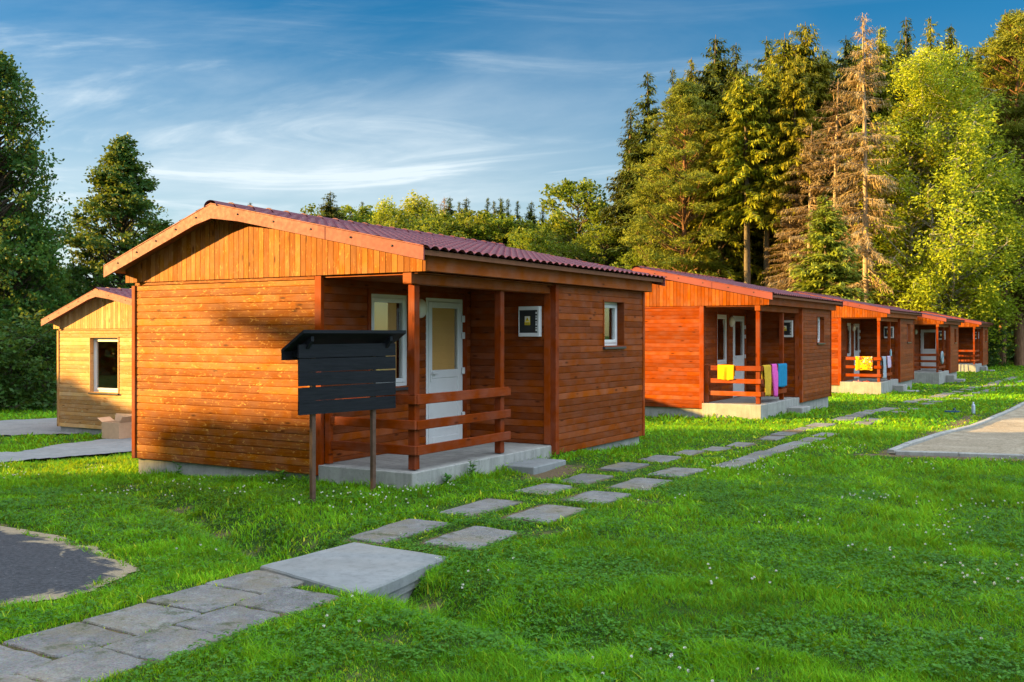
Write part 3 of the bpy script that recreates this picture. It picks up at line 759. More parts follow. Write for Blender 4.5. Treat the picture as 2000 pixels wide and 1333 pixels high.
def deck_mesh():
    m = MB(); t0, t1 = .002, .06
    for xs in ((LXE+.01, PX), (PX, RXE-.01)):
        poly = [(xs[0], roofz(xs[0])-t0), (xs[1], roofz(xs[1])-t0), (xs[1], roofz(xs[1])-t1), (xs[0], roofz(xs[0])-t1)]
        m.prism(poly, 1, -.262, 6.87)
    return m.mesh('roof_deck', M['underside'])
DECK = deck_mesh()
def barge_mesh(side, front):
    m = MB(); yb = -.296 if front else 6.872; t = .024
    xe = (RXE+.02) if side > 0 else (LXE-.02); xa, xb = (PX, xe) if side > 0 else (xe, PX)
    n = 7; top = []; bot = []
    for i in range(n+1):
        x = xa+(xb-xa)*i/n; top.append((x, roofz(x)+.032)); bot.append((x, roofz(x)-.118-(.035 if (x == PX) else 0)))
    for i in range(n):
        j = random.uniform(-.0025, .0025)
        m.prism([bot[i], bot[i+1], top[i+1], top[i]], 1, yb+j, yb+t+j, random.random())
    # flange folded over the tiles and small screw heads
    m.prism([(xa, roofz(xa)+.036), (xb, roofz(xb)+.036), (xb, roofz(xb)+.048), (xa, roofz(xa)+.048)], 1, yb-.004 if front else yb-.06, yb+.08 if front else yb+t)
    if front:
        m.cur = 1
        for i in range(1, 6):
            x = xa+(xb-xa)*(i/5.5-.04); z = roofz(x)-.03
            m.lathe([(.0001, -.007), (.011, -.006), (.013, 0)], (x, yb-.004, z), 8, 1)
        m.cur = 0
    return m.mesh('barge_board', [M['flash'], M['black']])
BARGE = [barge_mesh(s, f) for f in (True, False) for s in (-1, 1)]

def cabin(loc, label, wf, wg, ws, floor_drop, opts):
    root = empty('wooden_cabin', loc, 0, label, 'cabin', 'wooden cabins of the camp')
    gzr = -loc[2]
    # concrete base
    f = MB(); f.box(.04, 3.45, .045, 6.57, -1.35, -.11); f.box(3.46, 4.905, 3.44, 6.565, -1.34, -.112); f.build('foundation', M['concrete'], root)
    p = MB(); p.box(3.462, 4.915, -.04, 3.43, -1.33, 0, bev=.012); p.build('porch_slab', M['concrete'], root)
    if opts.get('step2'):
        s = MB(); s.box(4.925, 5.30, 2.15, 2.98, -1.2, -.19, bev=.01); s.box(5.306, 5.72, 2.35, 3.1, -1.2, -.40, bev=.01); s.build('step', M['concrete'], root)
    else:
        s = MB(); s.box(4.925, 5.42, 1.95, 2.86, -.6, -.125, bev=.012); s.build('step', M['bridge'], root)
    # walls
    fh = opts.get('front_window'); holes = [fh] if fh else []
    w = MB(); siding(w, 'y', 0, -1, .05, W1-.085, ZB, ZT-.045, holes, 1, opts['seed']); w.box(.02, W1-.02, .002, .06, ZB, ZT) if not fh else None
    if fh:
        for (a0, a1, z0, z1) in ((.02, fh[0]-.02, ZB, ZT), (fh[1]+.02, W1-.02, ZB, ZT), (fh[0]-.02, fh[1]+.02, ZB, fh[2]-.02), (fh[0]-.02, fh[1]+.02, fh[3]+.02, ZT)): w.box(a0, a1, .002, .06, z0, z1)
        holebox(w, 'y', 0, -1, fh, .12)
    w.build('front_wall', wf, root)
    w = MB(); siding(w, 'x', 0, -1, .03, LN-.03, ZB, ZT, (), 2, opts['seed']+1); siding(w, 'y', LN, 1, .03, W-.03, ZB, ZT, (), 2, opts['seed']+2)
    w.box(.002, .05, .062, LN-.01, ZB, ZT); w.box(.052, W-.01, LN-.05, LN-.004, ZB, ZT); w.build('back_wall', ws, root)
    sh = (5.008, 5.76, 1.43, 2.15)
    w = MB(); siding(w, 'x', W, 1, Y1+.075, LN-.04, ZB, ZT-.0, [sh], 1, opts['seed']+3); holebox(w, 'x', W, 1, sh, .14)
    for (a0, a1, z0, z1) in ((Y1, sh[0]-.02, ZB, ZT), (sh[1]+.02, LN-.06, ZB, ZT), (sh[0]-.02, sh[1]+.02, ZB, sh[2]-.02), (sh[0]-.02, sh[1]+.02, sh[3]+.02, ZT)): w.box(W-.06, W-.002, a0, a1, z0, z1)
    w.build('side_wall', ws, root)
    wh = (.951, 1.80, .90, 2.163); dh = (2.214, 3.155, .0, 2.143)
    porch_holes = [] if opts.get('door_back') else [wh, dh]
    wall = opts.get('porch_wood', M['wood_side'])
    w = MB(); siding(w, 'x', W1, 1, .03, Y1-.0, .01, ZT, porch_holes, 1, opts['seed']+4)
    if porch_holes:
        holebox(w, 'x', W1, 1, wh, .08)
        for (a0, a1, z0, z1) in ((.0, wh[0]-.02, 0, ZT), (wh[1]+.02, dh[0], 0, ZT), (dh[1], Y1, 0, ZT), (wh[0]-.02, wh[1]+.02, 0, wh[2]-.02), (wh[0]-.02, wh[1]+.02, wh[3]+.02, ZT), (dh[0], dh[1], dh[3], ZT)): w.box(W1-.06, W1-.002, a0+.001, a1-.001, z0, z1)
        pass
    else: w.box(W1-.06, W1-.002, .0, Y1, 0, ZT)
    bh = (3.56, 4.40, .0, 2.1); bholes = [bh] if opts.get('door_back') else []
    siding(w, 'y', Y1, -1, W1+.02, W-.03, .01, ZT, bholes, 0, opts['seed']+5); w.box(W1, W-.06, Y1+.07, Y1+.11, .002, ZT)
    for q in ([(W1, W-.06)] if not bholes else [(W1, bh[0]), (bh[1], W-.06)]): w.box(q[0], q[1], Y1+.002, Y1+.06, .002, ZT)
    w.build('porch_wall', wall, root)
    # corner trims, each its own board
    tr = wf if False else opts['trim']
    for (x0, x1, y0, y1, z0, z1) in ((-.022, .05, -.028, .03, ZB, ZT-.045), (W1-.085, W1+.024, -.03, .028, ZB, ZT-.002), (W-.06, W+.028, Y1-.026, Y1+.075, ZB, ZT-.004), (W-.03, W+.026, LN-.045, LN+.024, ZB, ZT-.004), (4.7, 4.9, Y1-.03, Y1-.001, .012, ZT-.01)):
        if x0 == 4.7: x0, x1 = W-.17, W-.062
        t = MB(); t.box(x0, x1, y0, y1, z0, z1, bev=.004); t.build('corner_trim', tr, root)
    t = MB(); t.box(.05, W1-.088, -.027, .0, ZT-.045, ZT-.003, bev=.003); t.build('top_trim', opts['beam_f'], root)
    if not opts.get('door_back'):
        t = MB(); t.box(W1, W1+.03, dh[1]+.004, dh[1]+.10, .012, dh[3]+.06, bev=.004); t.box(W1, W1+.03, wh[0]-.06, wh[0]-.022, wh[2], wh[3]+.06, bev=.003); t.build('door_casing', M['trim'], root)
    # gable boards
    for (nm, yb, sg) in (('gable', -.046, -1), ('back_gable', LN+.05, 1)):
        g = MB(); x = -.129; i = 0
        while x < 5.105:
            bw = .0895; x2 = min(x+bw, 5.108); r = random.Random(i*7+3+opts['seed']).random()
            e = .0035; za, zb_ = roofz(x)-.058, roofz(x2)-.058
            if x < PX < x2: za = zb_ = roofz(PX)-.07
            ybv = yb+sg*r*.003
            poly = [(x+e, ZT), (x2-e, ZT), (x2-e, zb_), (x+e, za)]
            g.prism(poly, 1, ybv, ybv-sg*.02, r); x = x2; i += 1
        g.prism([(-.12, ZT+.004), (5.10, ZT+.004), (5.10, roofz(5.1)-.07), (PX, PZ-.08), (-.12, roofz(-.12)-.07)], 1, yb-sg*.024, yb-sg*.04, .4)
        g.build(nm, wg, root)
    # beams and porch ceiling
    b = MB(); b.box(5.075, 5.108, -.022, LN+.02, ZT+.004, 2.56, bev=.004); b.box(4.975, 5.074, -.02, LN+.02, ZT+.006, 2.40); b.build('eave_beam', M['trim_h'], root)
    b = MB(); b.box(-.129, -.1, -.022, LN+.02, ZT+.004, 2.55, bev=.004); b.box(-.1, -.001, -.02, LN+.02, ZT+.006, 2.38); b.build('eave_beam', M['trim_h'], root)
    b = MB(); b.box(4.76, 4.90, -.03, Y1-.03, 2.21, ZT-.002, bev=.01); b.build('porch_beam', M['trim_h'], root)
    b = MB(); b.box(W1+.03, 4.75, .0, Y1-.03, ZT-.03, ZT-.006); b.box(4.905, 4.97, -.01, Y1-.03, ZT-.02, ZT-.004); b.build('porch_ceiling', M['trim_h'], root)
    # posts and rails
    for yy in (.15, 2.10):
        q = MB(); q.box(4.745, 4.845, yy-.05, yy+.05, .012, 2.208, bev=.006); q.build('post', M['trim'], root)
    q = MB(); q.box(W1+.03, W1+.11, .03, .10, .012, .92, bev=.005); q.build('rail_stub', M['rail'], root)
    for (z0, z1) in ((.79, .91), (.49, .60), (.19, .30)):
        q = MB(); q.box(W1+.028, 4.88, .055, .094, z0, z1, bev=.006); q.build('front_rail', M['rail'], root)
        q = MB(); q.box(4.85, 4.889, .098, 2.25, z0-.004, z1-.004, bev=.006); q.build('side_rail', M['rail'], root)
    # roof
    rf = link('roof', ROOF, root); link('ridge_cap', RIDGE, rf); link('roof_deck', DECK, rf)
    for bm_ in BARGE: link('barge_board', bm_, root)
    # openings
    bl = opts.get('blind')
    if not opts.get('door_back'):
        window(root, 'x', W1, 1, wh, .02, .1, .86 if bl else None); door(root, 'x', W1, 1, dh, bl)
    else: door(root, 'y', Y1, -1, bh, False, 0)
    window(root, 'x', W, 1, sh, .10, .09)
    if fh: window(root, 'y', 0, -1, fh, .09, .09)
    l = MB(); l.lathe([(.135, 0), (.14, .02), (.13, .05), (.095, .085), (.05, .1), (.0005, .105)], (W1+.018, 2.03, 1.985), 20, 0); l.build('porch_lamp', M['white'], root)
    # electric cabinet
    c = MB(); a0, a1, z0, z1 = 4.40, 4.75, 1.585, 2.03
    for (q0, q1, w0, w1_) in ((a0, a1, z1-.055, z1), (a0, a1, z0, z0+.055), (a0, a0+.012, z0+.055, z1-.055), (a1-.03, a1, z0+.055, z1-.055)): c.box(q0, q1, Y1-.10, Y1-.02, w0, w1_, bev=.004)
    cb = c.build('electric_cabinet', M['pvc'], root)
    d = MB(); d.box(a0+.012, a1-.03, Y1-.09, Y1-.03, z0+.055, z1-.055); d.build('smoked_door', M['dark'], cb)
    k = MB()
    for i in range(7):
        zz = z0+.08+i*.042; k.box(a1-.062, a1-.038, Y1-.096, Y1-.089, zz, zz+.03-.012*(i % 2))
    k.build('breaker', M['pvc'], cb)
    y = MB(); y.box(a0+.105, a0+.195, Y1-.0945, Y1-.09, z0+.17, z0+.30); st = y.build('warning_label', M['yellow'], cb)
    y = MB(); y.box(a0+.107, a0+.193, Y1-.0955, Y1-.0946, z0+.215, z0+.298); y.build('label_panel', M['pvc'], st)
    y = MB(); cxx = a0+.15
    y.prism([(cxx-.036, z0+.222), (cxx+.036, z0+.222), (cxx, z0+.29)], 1, Y1-.0975, Y1-.0957); y.build('triangle', M['yellow'], st)
    y = MB(); y.prism([(cxx-.004, z0+.272), (cxx+.007, z0+.272), (cxx+.001, z0+.256), (cxx+.009, z0+.256), (cxx-.005, z0+.229), (cxx-.001, z0+.249), (cxx-.009, z0+.249)], 1, Y1-.099, Y1-.0977)
    for i in range(3): y.box(a0+.112+.004*(i == 2), a0+.188-.006*(i == 2), Y1-.0952, Y1-.0946, z0+.176+i*.012, z0+.181+i*.012)
    y.build('lightning_mark', M['black'], st)
    return root
cabin(CABS[0], 'nearest wooden cabin, with tan blinds in its porch window and door', M['wood_front'], M['wood_gable'], M['wood_side'], 0, dict(seed=11, blind=True, trim=M['trim'], beam_f=M['wood_front']))
cabin(CABS[1], 'wooden cabin with yellow, pink and blue towels on its porch rail', M['wood_front_red'], M['wood_gable_red'], M['wood_side'], 0, dict(seed=23, step2=True, trim=M['trim'], beam_f=M['wood_front_red']))
cabin(CABS[2], 'wooden cabin with a patterned yellow towel and grey clothes on its railing', M['wood_front_red'], M['wood_gable_red'], M['wood_side'], 0, dict(seed=37, step2=True, trim=M['trim'], beam_f=M['wood_front_red']))
cabin(CABS[3], 'wooden cabin whose white door faces the front, swim ring on its rail', M['wood_front_red'], M['wood_gable_red'], M['wood_side'], 0, dict(seed=41, step2=True, door_back=True, trim=M['trim'], beam_f=M['wood_front_red']))
cabin(CABS[4], 'farthest wooden cabin of the row, right at the forest edge', M['wood_front_red'], M['wood_gable_red'], M['wood_side'], 0, dict(seed=53, step2=True, trim=M['trim'], beam_f=M['wood_front_red']))
cabin(CABS[5], 'pale cabin at the rear left with a window in its gable wall', M['wood_pale'], M['wood_pale_v'], M['wood_side'], 0, dict(seed=67, trim=M['wood_pale_v'], beam_f=M['wood_pale'], front_window=(1.28, 2.34, .78, 2.13)))

# ------------------------------------------------------------------ notice board (seen from its back)
def notice_board():
    A = Vector((4.53, -1.315)); B = Vector((4.64, -.42)); d = (B-A).normalized(); ang = math.atan2(d.y, d.x)
    root = empty('notice_board', (A.x, A.y, gz(*A)), ang, 'black board of five planks under a small black roof, on two thin steel posts', 'notice board')
    g0 = gz(*A); z = lambda h: h-g0; Lp = (B-A).length
    for x in (0, Lp):
        zb = (gz(A.x, A.y) if x == 0 else gz(B.x, B.y))-g0-.2
        m = MB(); m.box(x-.026, x+.026, -.02, .032, zb, z(1.45), bev=.005); m.build('post', M['steel'], root)
    x0, x1 = -.24, 1.214
    zb, zt = .755, 1.518; n = 5; ph = (zt-zb)/n
    for i in range(n):
        m = MB(); r = random.Random(i); j = r.uniform(-.006, .006)
        s = .018
        m.add([(x0+r.uniform(0,.008), -.03, z(zb+i*ph+.003+j)), (x1-r.uniform(0,.01), -.03, z(zb+i*ph+.004-j*.6)), (x1, -.052, z(zb+i*ph+.004-j*.6)), (x0, -.052, z(zb+i*ph+.003+j)),
               (x0+.004, -.03, z(zb+(i+1)*ph-.005+j)), (x1-.003, -.03, z(zb+(i+1)*ph-.006-j)), (x1-.003, -.052, z(zb+(i+1)*ph-.006-j)), (x0+.004, -.052, z(zb+(i+1)*ph-.005+j))],
              [(0,3,2,1),(4,5,6,7),(0,1,5,4),(1,2,6,5),(2,3,7,6),(3,0,4,7)])
        m.build('plank', M['bboard'], root)
    return root, z, x0, x1
nb, nz, nx0, nx1 = notice_board()
# planks span must match where the board really is: from the near end to the far end
m = MB()
# the mono-pitch roof: high edge towards the lawn, low edge towards the cabin, clipped gable ends
ya, yb = -.16, .20; za, zb2 = 1.665, 1.455
def rp_(x, y, z): return (x, y, nz(z))
th = .035
for (p0, p1) in (((nx0-.22, ya), (nx1+.16, ya)),):
    vs = [rp_(nx0-.03, ya, za), rp_(nx1+.06, ya, za), rp_(nx1+.06, yb, zb2), rp_(nx0-.03, yb, zb2), rp_(nx0-.03, ya, za-th), rp_(nx1+.06, ya, za-th), rp_(nx1+.06, yb, zb2-th), rp_(nx0-.03, yb, zb2-th)]
    m.add(vs, [(0,1,2,3),(7,6,5,4),(0,4,5,1),(1,5,6,2),(2,6,7,3),(3,7,4,0)])
m.build('roof_sheet', M['bboard'], nb)
m = MB(); m.box(nx0-.03, nx1+.06, yb-.028, yb-.004, nz(zb2-.115), nz(zb2-.02)); m.build('fascia', M['bboard'], nb)
for xx in (nx0+.12, nx1-.15):
    m = MB(); m.prism([(ya+.03, nz(za-th-.035)), (yb-.03, nz(zb2-th-.0)), (yb-.03, nz(zb2-th-.05)), (.0, nz(zb2-th-.02)), (ya+.03, nz(za-th-.085))], 0, xx-.02, xx+.02); m.build('rafter', M['bboard'], nb)

# ------------------------------------------------------------------ towels and small things
def cloth(name, axis_, along0, along1, front, back, pos, ztop, col, label, cat, group=None, mat=None, thick=.006, wav=.012, out=.03, seed=0, skew=0., pinch=0.):
    """a towel hung over a rail: axis_ 'x' rail runs along x; hangs `front` m outside and `back` m behind"""
    rg = random.Random(seed); n = 15; R_ = []
    s = [(-back, 0)]; K = 16
    prof = [( .026, -back*(1-k/6.)) for k in range(6)]+[(.024, 0.), (.012, .016), (-.012, .016), (-.026, 0.)]+[(-.03, -front*(k+1)/K) for k in range(K)]
    vs = []; ph = rg.uniform(0, 6)
    for i in range(n+1):
        t = i/n
        for j, (o, h) in enumerate(prof):
            hang = max(0, -h); c = (along0+along1)/2; a = along0+(along1-along0)*t
            a = c+(a-c)*(1-pinch*hang)+skew*hang
            w = (wav*math.sin(t*11+ph+hang*2)+wav*.6*math.sin(t*23+ph*2))*min(1, hang*5)
            oo = o-(out*.3*min(1, hang*3) if o < 0 else 0)+w*(1 if o < 0 else -1)*.8
            hh = h+(.014*math.sin(t*7+ph) if j >= len(prof)-1 else 0)
            vs.append((a-c, oo, hh) if axis_ == 'x' else (-oo, a-c, hh))
    k = len(prof); fs = [(i*k+j, (i+1)*k+j, (i+1)*k+j+1, i*k+j+1) for i in range(n) for j in range(k-1)]
    m = MB(); m.add(vs, fs, .5, True)
    o = m.build(name, mat or simple('towel '+name+str(seed), col, .95, spec=.1, var=.12, sc=14, bump=.003, bsc=160))
    sm = o.modifiers.new('solid', 'SOLIDIFY'); sm.thickness = thick; sm.offset = 0
    c = (along0+along1)/2
    o.location = (c, pos, ztop) if axis_ == 'x' else (pos, c, ztop)
    return tag(o, label, cat, group)
o2 = CABS[1]
fy = o2[1]+.0745; fx = 4.8695; zt = o2[2]+.912; G = 'towels drying on the cabin railings'
cloth('towel', 'x', 3.83, 4.24, .34, .25, fy, zt, (.74, .36, .01), 'golden yellow towel hung alone over the front rail of the second cabin', 'towel', G, seed=1)
cloth('towel', 'y', o2[1]+.22, o2[1]+.80, .72, .35, fx, zt-.004, (.60, .38, .04), 'long mustard towel hanging over the side rail next to the pink one', 'towel', G, seed=2, skew=.05, pinch=.35)
cloth('towel', 'y', o2[1]+.92, o2[1]+1.32, .78, .35, fx, zt+.006, (.72, .12, .50), 'bright pink towel bunched over the rail between mustard and blue towels', 'towel', G, seed=3, skew=.12, pinch=.3, wav=.03)
cloth('towel', 'y', o2[1]+1.45, o2[1]+2.22, .56, .3, fx, zt-.002, (.02, .22, .42), 'blue towel hanging at the rear end of the side rail', 'towel', G, seed=4)
o3 = CABS[2]; fy = o3[1]+.0745; zt3 = o3[2]+.912
def pattern():
    m = NT('patterned towel'); n = m.noise(m.map((1, 1, 1)), 5.5, 2, .5, 1.5)
    c = m.ramp(n, [(.40, (.78, .38, .01)), (.44, (.78, .38, .01)), (.51, (.36, .04, .02)), (.55, (.36, .04, .02)), (.58, (.70, .55, .36))])
    x = [nd for nd in m.t.nodes if nd.type == 'VALTORGB'][0]; x.color_ramp.interpolation = 'CONSTANT'
    m.set(col=c, rough=.95, spec=.1); return m.m
cloth('towel', 'x', 4.0, 4.60, .48, .3, fy, zt3, (1, 1, 1), 'yellow beach towel with red and cream blotches on the third cabin rail', 'towel', G, mat=pattern(), seed=5)
cloth('hanging_cloth', 'y', o3[1]+.25, o3[1]+.95, .78, .3, fx, zt3-.004, (.34, .40, .48), 'long grey blue cloth hanging over the side rail of the third cabin', 'cloth', None, seed=6, pinch=.3, wav=.03)
cloth('hanging_cloth', 'y', o3[1]+1.2, o3[1]+1.85, .42, .3, fx, zt3-.004, (.52, .42, .58), 'short lilac garment hanging beside the grey blue cloth', 'cloth', None, seed=7, pinch=.2, wav=.03)

def bottle(loc, h, r, col, cap, label, cat='bottle', glassy=.2):
    root = empty('bottle', loc, 0, label, cat)
    m = MB(); m.lathe([(.0005, 0), (r*.9, 0), (r, h*.04), (r, h*.55), (r*.93, h*.6), (r, h*.66), (r*.75, h*.78), (r*.36, h*.87), (r*.36, h*.93)], (0, 0, 0), 14); m.build('body', simple('bottle body '+label[:8], col, glassy), root)
    m = MB(); m.lathe([(r*.42, h*.925), (r*.42, h*.995), (r*.36, h), (.0005, h)], (0, 0, 0), 12); m.build('cap', simple('cap '+label[:8], cap, .4), root)
    return root
bx, by = 8.913, 18.83
bottle((bx, by, gz(bx, by)+.0), .30, .045, (.50, .58, .72), (.75, .78, .85), 'pale blue plastic bottle standing upright on the lawn beside the court kerb')
bottle((4.70, o3[1]+.75, o3[2]+.001), .26, .04, (.02, .22, .05), (.05, .3, .08), 'green bottle standing on the porch slab of the third cabin')
bottle((4.868, o3[1]+2.03, zt3), .26, .04, (.30, .50, .62), (.7, .75, .8), 'light blue bottle standing on top of the third cabin side rail')
# blue flat sandal on the grass
m = MB(); bx, by = 8.47, 18.36
sole = [(.19*math.cos(t)*(1+.05*math.cos(2*t)), .085*math.sin(t)*(1-.18*math.cos(t))) for t in [2*math.pi*i/20 for i in range(20)]]
def puck(name, col, loc, rz, label, sc=1.0, cat='sandal', group=None):
    root = empty(name, loc, rz, label, cat, group); m = MB()
    m.prism([(x*sc, y*sc) for x, y in sole], 2, .0, .03*sc); m.build('sole', simple('sole '+label[:9], col, .6), root)
    m = MB(); m.tube([(.02*sc+.05*sc*math.cos(t)*0+.03*sc, -.075*sc*math.cos(t), .028*sc+.06*sc*math.sin(t)) for t in [math.pi*i/8 for i in range(9)]], .016*sc, 6); m.build('strap', simple('strap '+label[:9], tuple(c*.8 for c in col), .6), root)
    return root
puck('sandal', (.01, .07, .16), (bx, by, gz(bx, by)+.05), .5, 'dark blue sandal lying on the lawn near the court', 1.0)
puck('sandal', (.75, .28, .28), (4.05, o3[1]+.12, o3[2]+.002), .3, 'pink sandal on the third cabin porch, nearer the front wall', .75, group='pair of pink and red sandals')
puck('sandal', (.45, .06, .05), (4.35, o3[1]+.2, o3[2]+.002), -.3, 'dark red sandal on the third cabin porch, nearer the corner post', .75, group='pair of pink and red sandals')
# swim ring on the fourth cabin
o4 = CABS[3]
m = MB(); R_, r_ = .25, .075; nseg = 28
vs = []; fs = []
for i in range(nseg):
    a = 2*math.pi*i/nseg
    for k in range(10):
        b = 2*math.pi*k/10; vs.append((r_*.7*math.sin(b), (R_+r_*math.cos(b))*math.cos(a), (R_+r_*math.cos(b))*math.sin(a)))
fs = [(i*10+k, i*10+(k+1) % 10, ((i+1) % nseg)*10+(k+1) % 10, ((i+1) % nseg)*10+k) for i in range(nseg) for k in range(10)]
m.add(vs, fs, .5, True); o = m.build('swim_ring', simple('swim ring vinyl', (.22, .30, .36), .35)); o.location = (4.955, o4[1]+.55, o4[2]+.72)
tag(o, 'grey blue inflatable swim ring hanging at the fourth cabin porch corner', 'swim ring')
# small white topped stand by the last porch
o5 = CABS[4]; root = empty('small_stand', (3.62, o5[1]-.35, gz(3.62, o5[1]-.35)), 0, 'small white topped stand beside the porch of the farthest cabin', 'stand')
h_ = o5[2]+.85-gz(3.62, o5[1]-.35)
m = MB(); m.lathe([(.0005, h_), (.17, h_), (.18, h_-.03), (.17, h_-.08), (.0005, h_-.08)], (0, 0, 0), 14); m.build('round_top', M['pvc'], root)
for k in range(4):
    a = math.pi/4+k*math.pi/2; m = MB(); m.tube([(.13*math.cos(a), .13*math.sin(a), h_-.08), (.2*math.cos(a), .2*math.sin(a), -.02)], .018, 6); m.build('leg', M['steel'], root)
# cardboard box by the rear cabin
bxl = Vector((-8.05, 5.95)); zb_ = gz(*bxl)+.062
root = empty('cardboard_box', (bxl.x, bxl.y, zb_), math.radians(8), 'open brown cardboard box on the concrete path by the rear cabin', 'box')
m = MB(); a, b, h = .26, .2, .38
m.box(-a, a, -b, -b+.008, 0, h); m.box(-a, a, b-.008, b, 0, h); m.box(-a, -a+.008, -b+.008, b-.008, 0, h); m.box(a-.008, a, -b+.008, b-.008, 0, h); m.box(-a+.008, a-.008, -b+.008, b-.008, 0, .01)
m.build('carton', M['card'], root)
def flap(p0, p1, d):
    m = MB(); n = Vector((0, 0, .003)); P0, P1, D = Vector(p0), Vector(p1), Vector(d); t = (P1-P0).cross(D).normalized()*.006
    q = [P0, P1, P1+D, P0+D]; m.add([v for v in q]+[v+t for v in q], [(0,1,2,3),(7,6,5,4),(0,4,5,1),(1,5,6,2),(2,6,7,3),(3,7,4,0)]); m.build('flap', M['card'], root)
flap((-a, b, h), (a, b, h), (-.02, .06, .17)); flap((a, -b, h), (a, b, h), (.1, 0, .14)); flap((-a, -b, h), (-a, b, h), (-.15, 0, .09)); flap((-a, -b, h), (a, -b, h), (0, .05, -.11))

# ------------------------------------------------------------------ foliage generators (numpy)
def unit(a): return a/np.maximum(np.linalg.norm(a, axis=-1, keepdims=True), 1e-9)
def diamonds(C, A, B, l, w):
    """leaf-shaped quads centred on C, long axis A, cross axis B"""
    l = np.broadcast_to(l, len(C))[:, None]; w = np.broadcast_to(w, len(C))[:, None]
    V = np.stack([C-A*l, C+B*w, C+A*l, C-B*w], 1).reshape(-1, 3)
    return V, np.arange(len(V)).reshape(-1, 4)
def rand_leaves(C, size, rng, flat=.0, aspect=.55):
    n = len(C); A = unit(rng.normal(size=(n, 3))*np.array([1, 1, 1-flat])); T = unit(rng.normal(size=(n, 3))*np.array([1, 1, 1-flat*.3])); B = unit(np.cross(A, T))
    s = size*rng.uniform(.6, 1.3, n); return diamonds(C, A, B, s, s*aspect)
def tubes_np(segs, n=5):
    """segs: list of (points k x 3, radii k)"""
    Vs = []; Fs = []; o = 0
    for P, R in segs:
        P = np.asarray(P, float); k = len(P); D = unit(np.gradient(P, axis=0)); ref = np.where(np.abs(D[:, 2:3]) > .9, np.array([[1., 0, 0]]), np.array([[0, 0, 1.]]))
        A = unit(np.cross(D, ref)); B = np.cross(D, A); t = np.arange(n)*2*np.pi/n
        V = P[:, None]+(A[:, None]*np.cos(t)[None, :, None]+B[:, None]*np.sin(t)[None, :, None])*np.asarray(R)[:, None, None]
        i = np.arange(k-1)[:, None]*n; j = np.arange(n)[None]
        Fs.append(np.stack([i+j, i+(j+1) % n, i+n+(j+1) % n, i+n+j], -1).reshape(-1, 4)+o); Vs.append(V.reshape(-1, 3)); o += k*n
    return np.vstack(Vs), np.vstack(Fs)
def clumpshade(C, rng, s=1.4):
    return vnoise(C[:, 0]+C[:, 2]*.7, C[:, 1]-C[:, 2]*.6, s, 2, int(rng.integers(1, 50)))

def spruce(seed, H=20., R=3., cb=.12, dens=1., droop=.5, size=.30, bare=.0, limbs=True, power=.8):
    rng = np.random.default_rng(seed); C = []; A = []; B = []; Ls = []; segs = []; rn = []
    lean = rng.normal(size=2)*.01*H
    k = 9; tz = np.linspace(0, 1, k); P = np.stack([lean[0]*tz**2, lean[1]*tz**2, tz*H], 1); segs.append((P, (.012*H)*(1-tz)**.75+.015))
    z = cb*H
    while z < H*.99:
        t = (z-cb*H)/(H*(1-cb)); cx, cy = lean*(z/H)**2
        nb = int(rng.integers(4, 7)) if t < .9 else 3
        for b in range(nb):
            az = rng.uniform(0, 2*np.pi); L = (R*(1-t)**power*rng.uniform(.62, 1.12)+.12)*(rng.random() > bare*.35)
            if L <= 0: continue
            if t < .12: L *= rng.uniform(.5, 1.)
            up = .42*(t**1.3)-.18-droop*.25*(1-t)+rng.normal()*.07
            m = max(3, int(L/size*3.1*dens)); r = np.linspace(.1 if L < 1 else .18, 1, m)*L
            zz = z+r*up-droop*.28*(r/L)**1.2*L*(1-.5*t)+.16*L*np.clip((r/L-.72), 0, 1)
            d = np.array([math.cos(az), math.sin(az), 0]); side = np.array([-d[1], d[0], 0])
            base = np.stack([cx+d[0]*r, cy+d[1]*r, zz], 1)
            if limbs and L > .8:
                segs.append((np.vstack([[cx, cy, z], base[m//2], base[-1]]), np.array([.022, .013, .004])*(.6+L*.35)))
            for s in (-1, 1, 0, 0):
                q = base+rng.normal(size=(m, 3))*.05; ll = size*(1.15-.55*r/L)*rng.uniform(.6, 1.25, m)*(.42+.58*min(1, L/1.3))
                if s: dirn = unit(d*.75+side*s*rng.uniform(.5, 1.1, (m, 1))+np.array([0, 0, -.25])-np.array([0, 0, 1])*rng.uniform(0, .55*droop+.05, (m, 1)))
                else: dirn = unit(d*rng.uniform(.1, .6, (m, 1))+side*rng.normal(size=(m, 1))*.3+np.array([0, 0, -1.])*(droop+.25))
                keep = rng.random(m) < (1. if s else .35+.6*droop)
                q = (q+dirn*ll[:, None]*.75)[keep]; C.append(q); A.append(dirn[keep]); Ls.append(ll[keep])
                nrm = unit(np.cross(dirn[keep], np.array([0, 0, 1.])+rng.normal(size=(keep.sum(), 3))*.35)); B.append(nrm)
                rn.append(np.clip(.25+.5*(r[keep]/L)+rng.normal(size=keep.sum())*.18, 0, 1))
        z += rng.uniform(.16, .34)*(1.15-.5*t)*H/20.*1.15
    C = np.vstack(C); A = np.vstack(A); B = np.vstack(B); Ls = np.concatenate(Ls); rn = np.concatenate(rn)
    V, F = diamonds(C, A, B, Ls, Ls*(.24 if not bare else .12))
    return tubes_np(segs, 6), (V, F, np.clip(rn*.75+.25*clumpshade(C, rng), 0, 1))

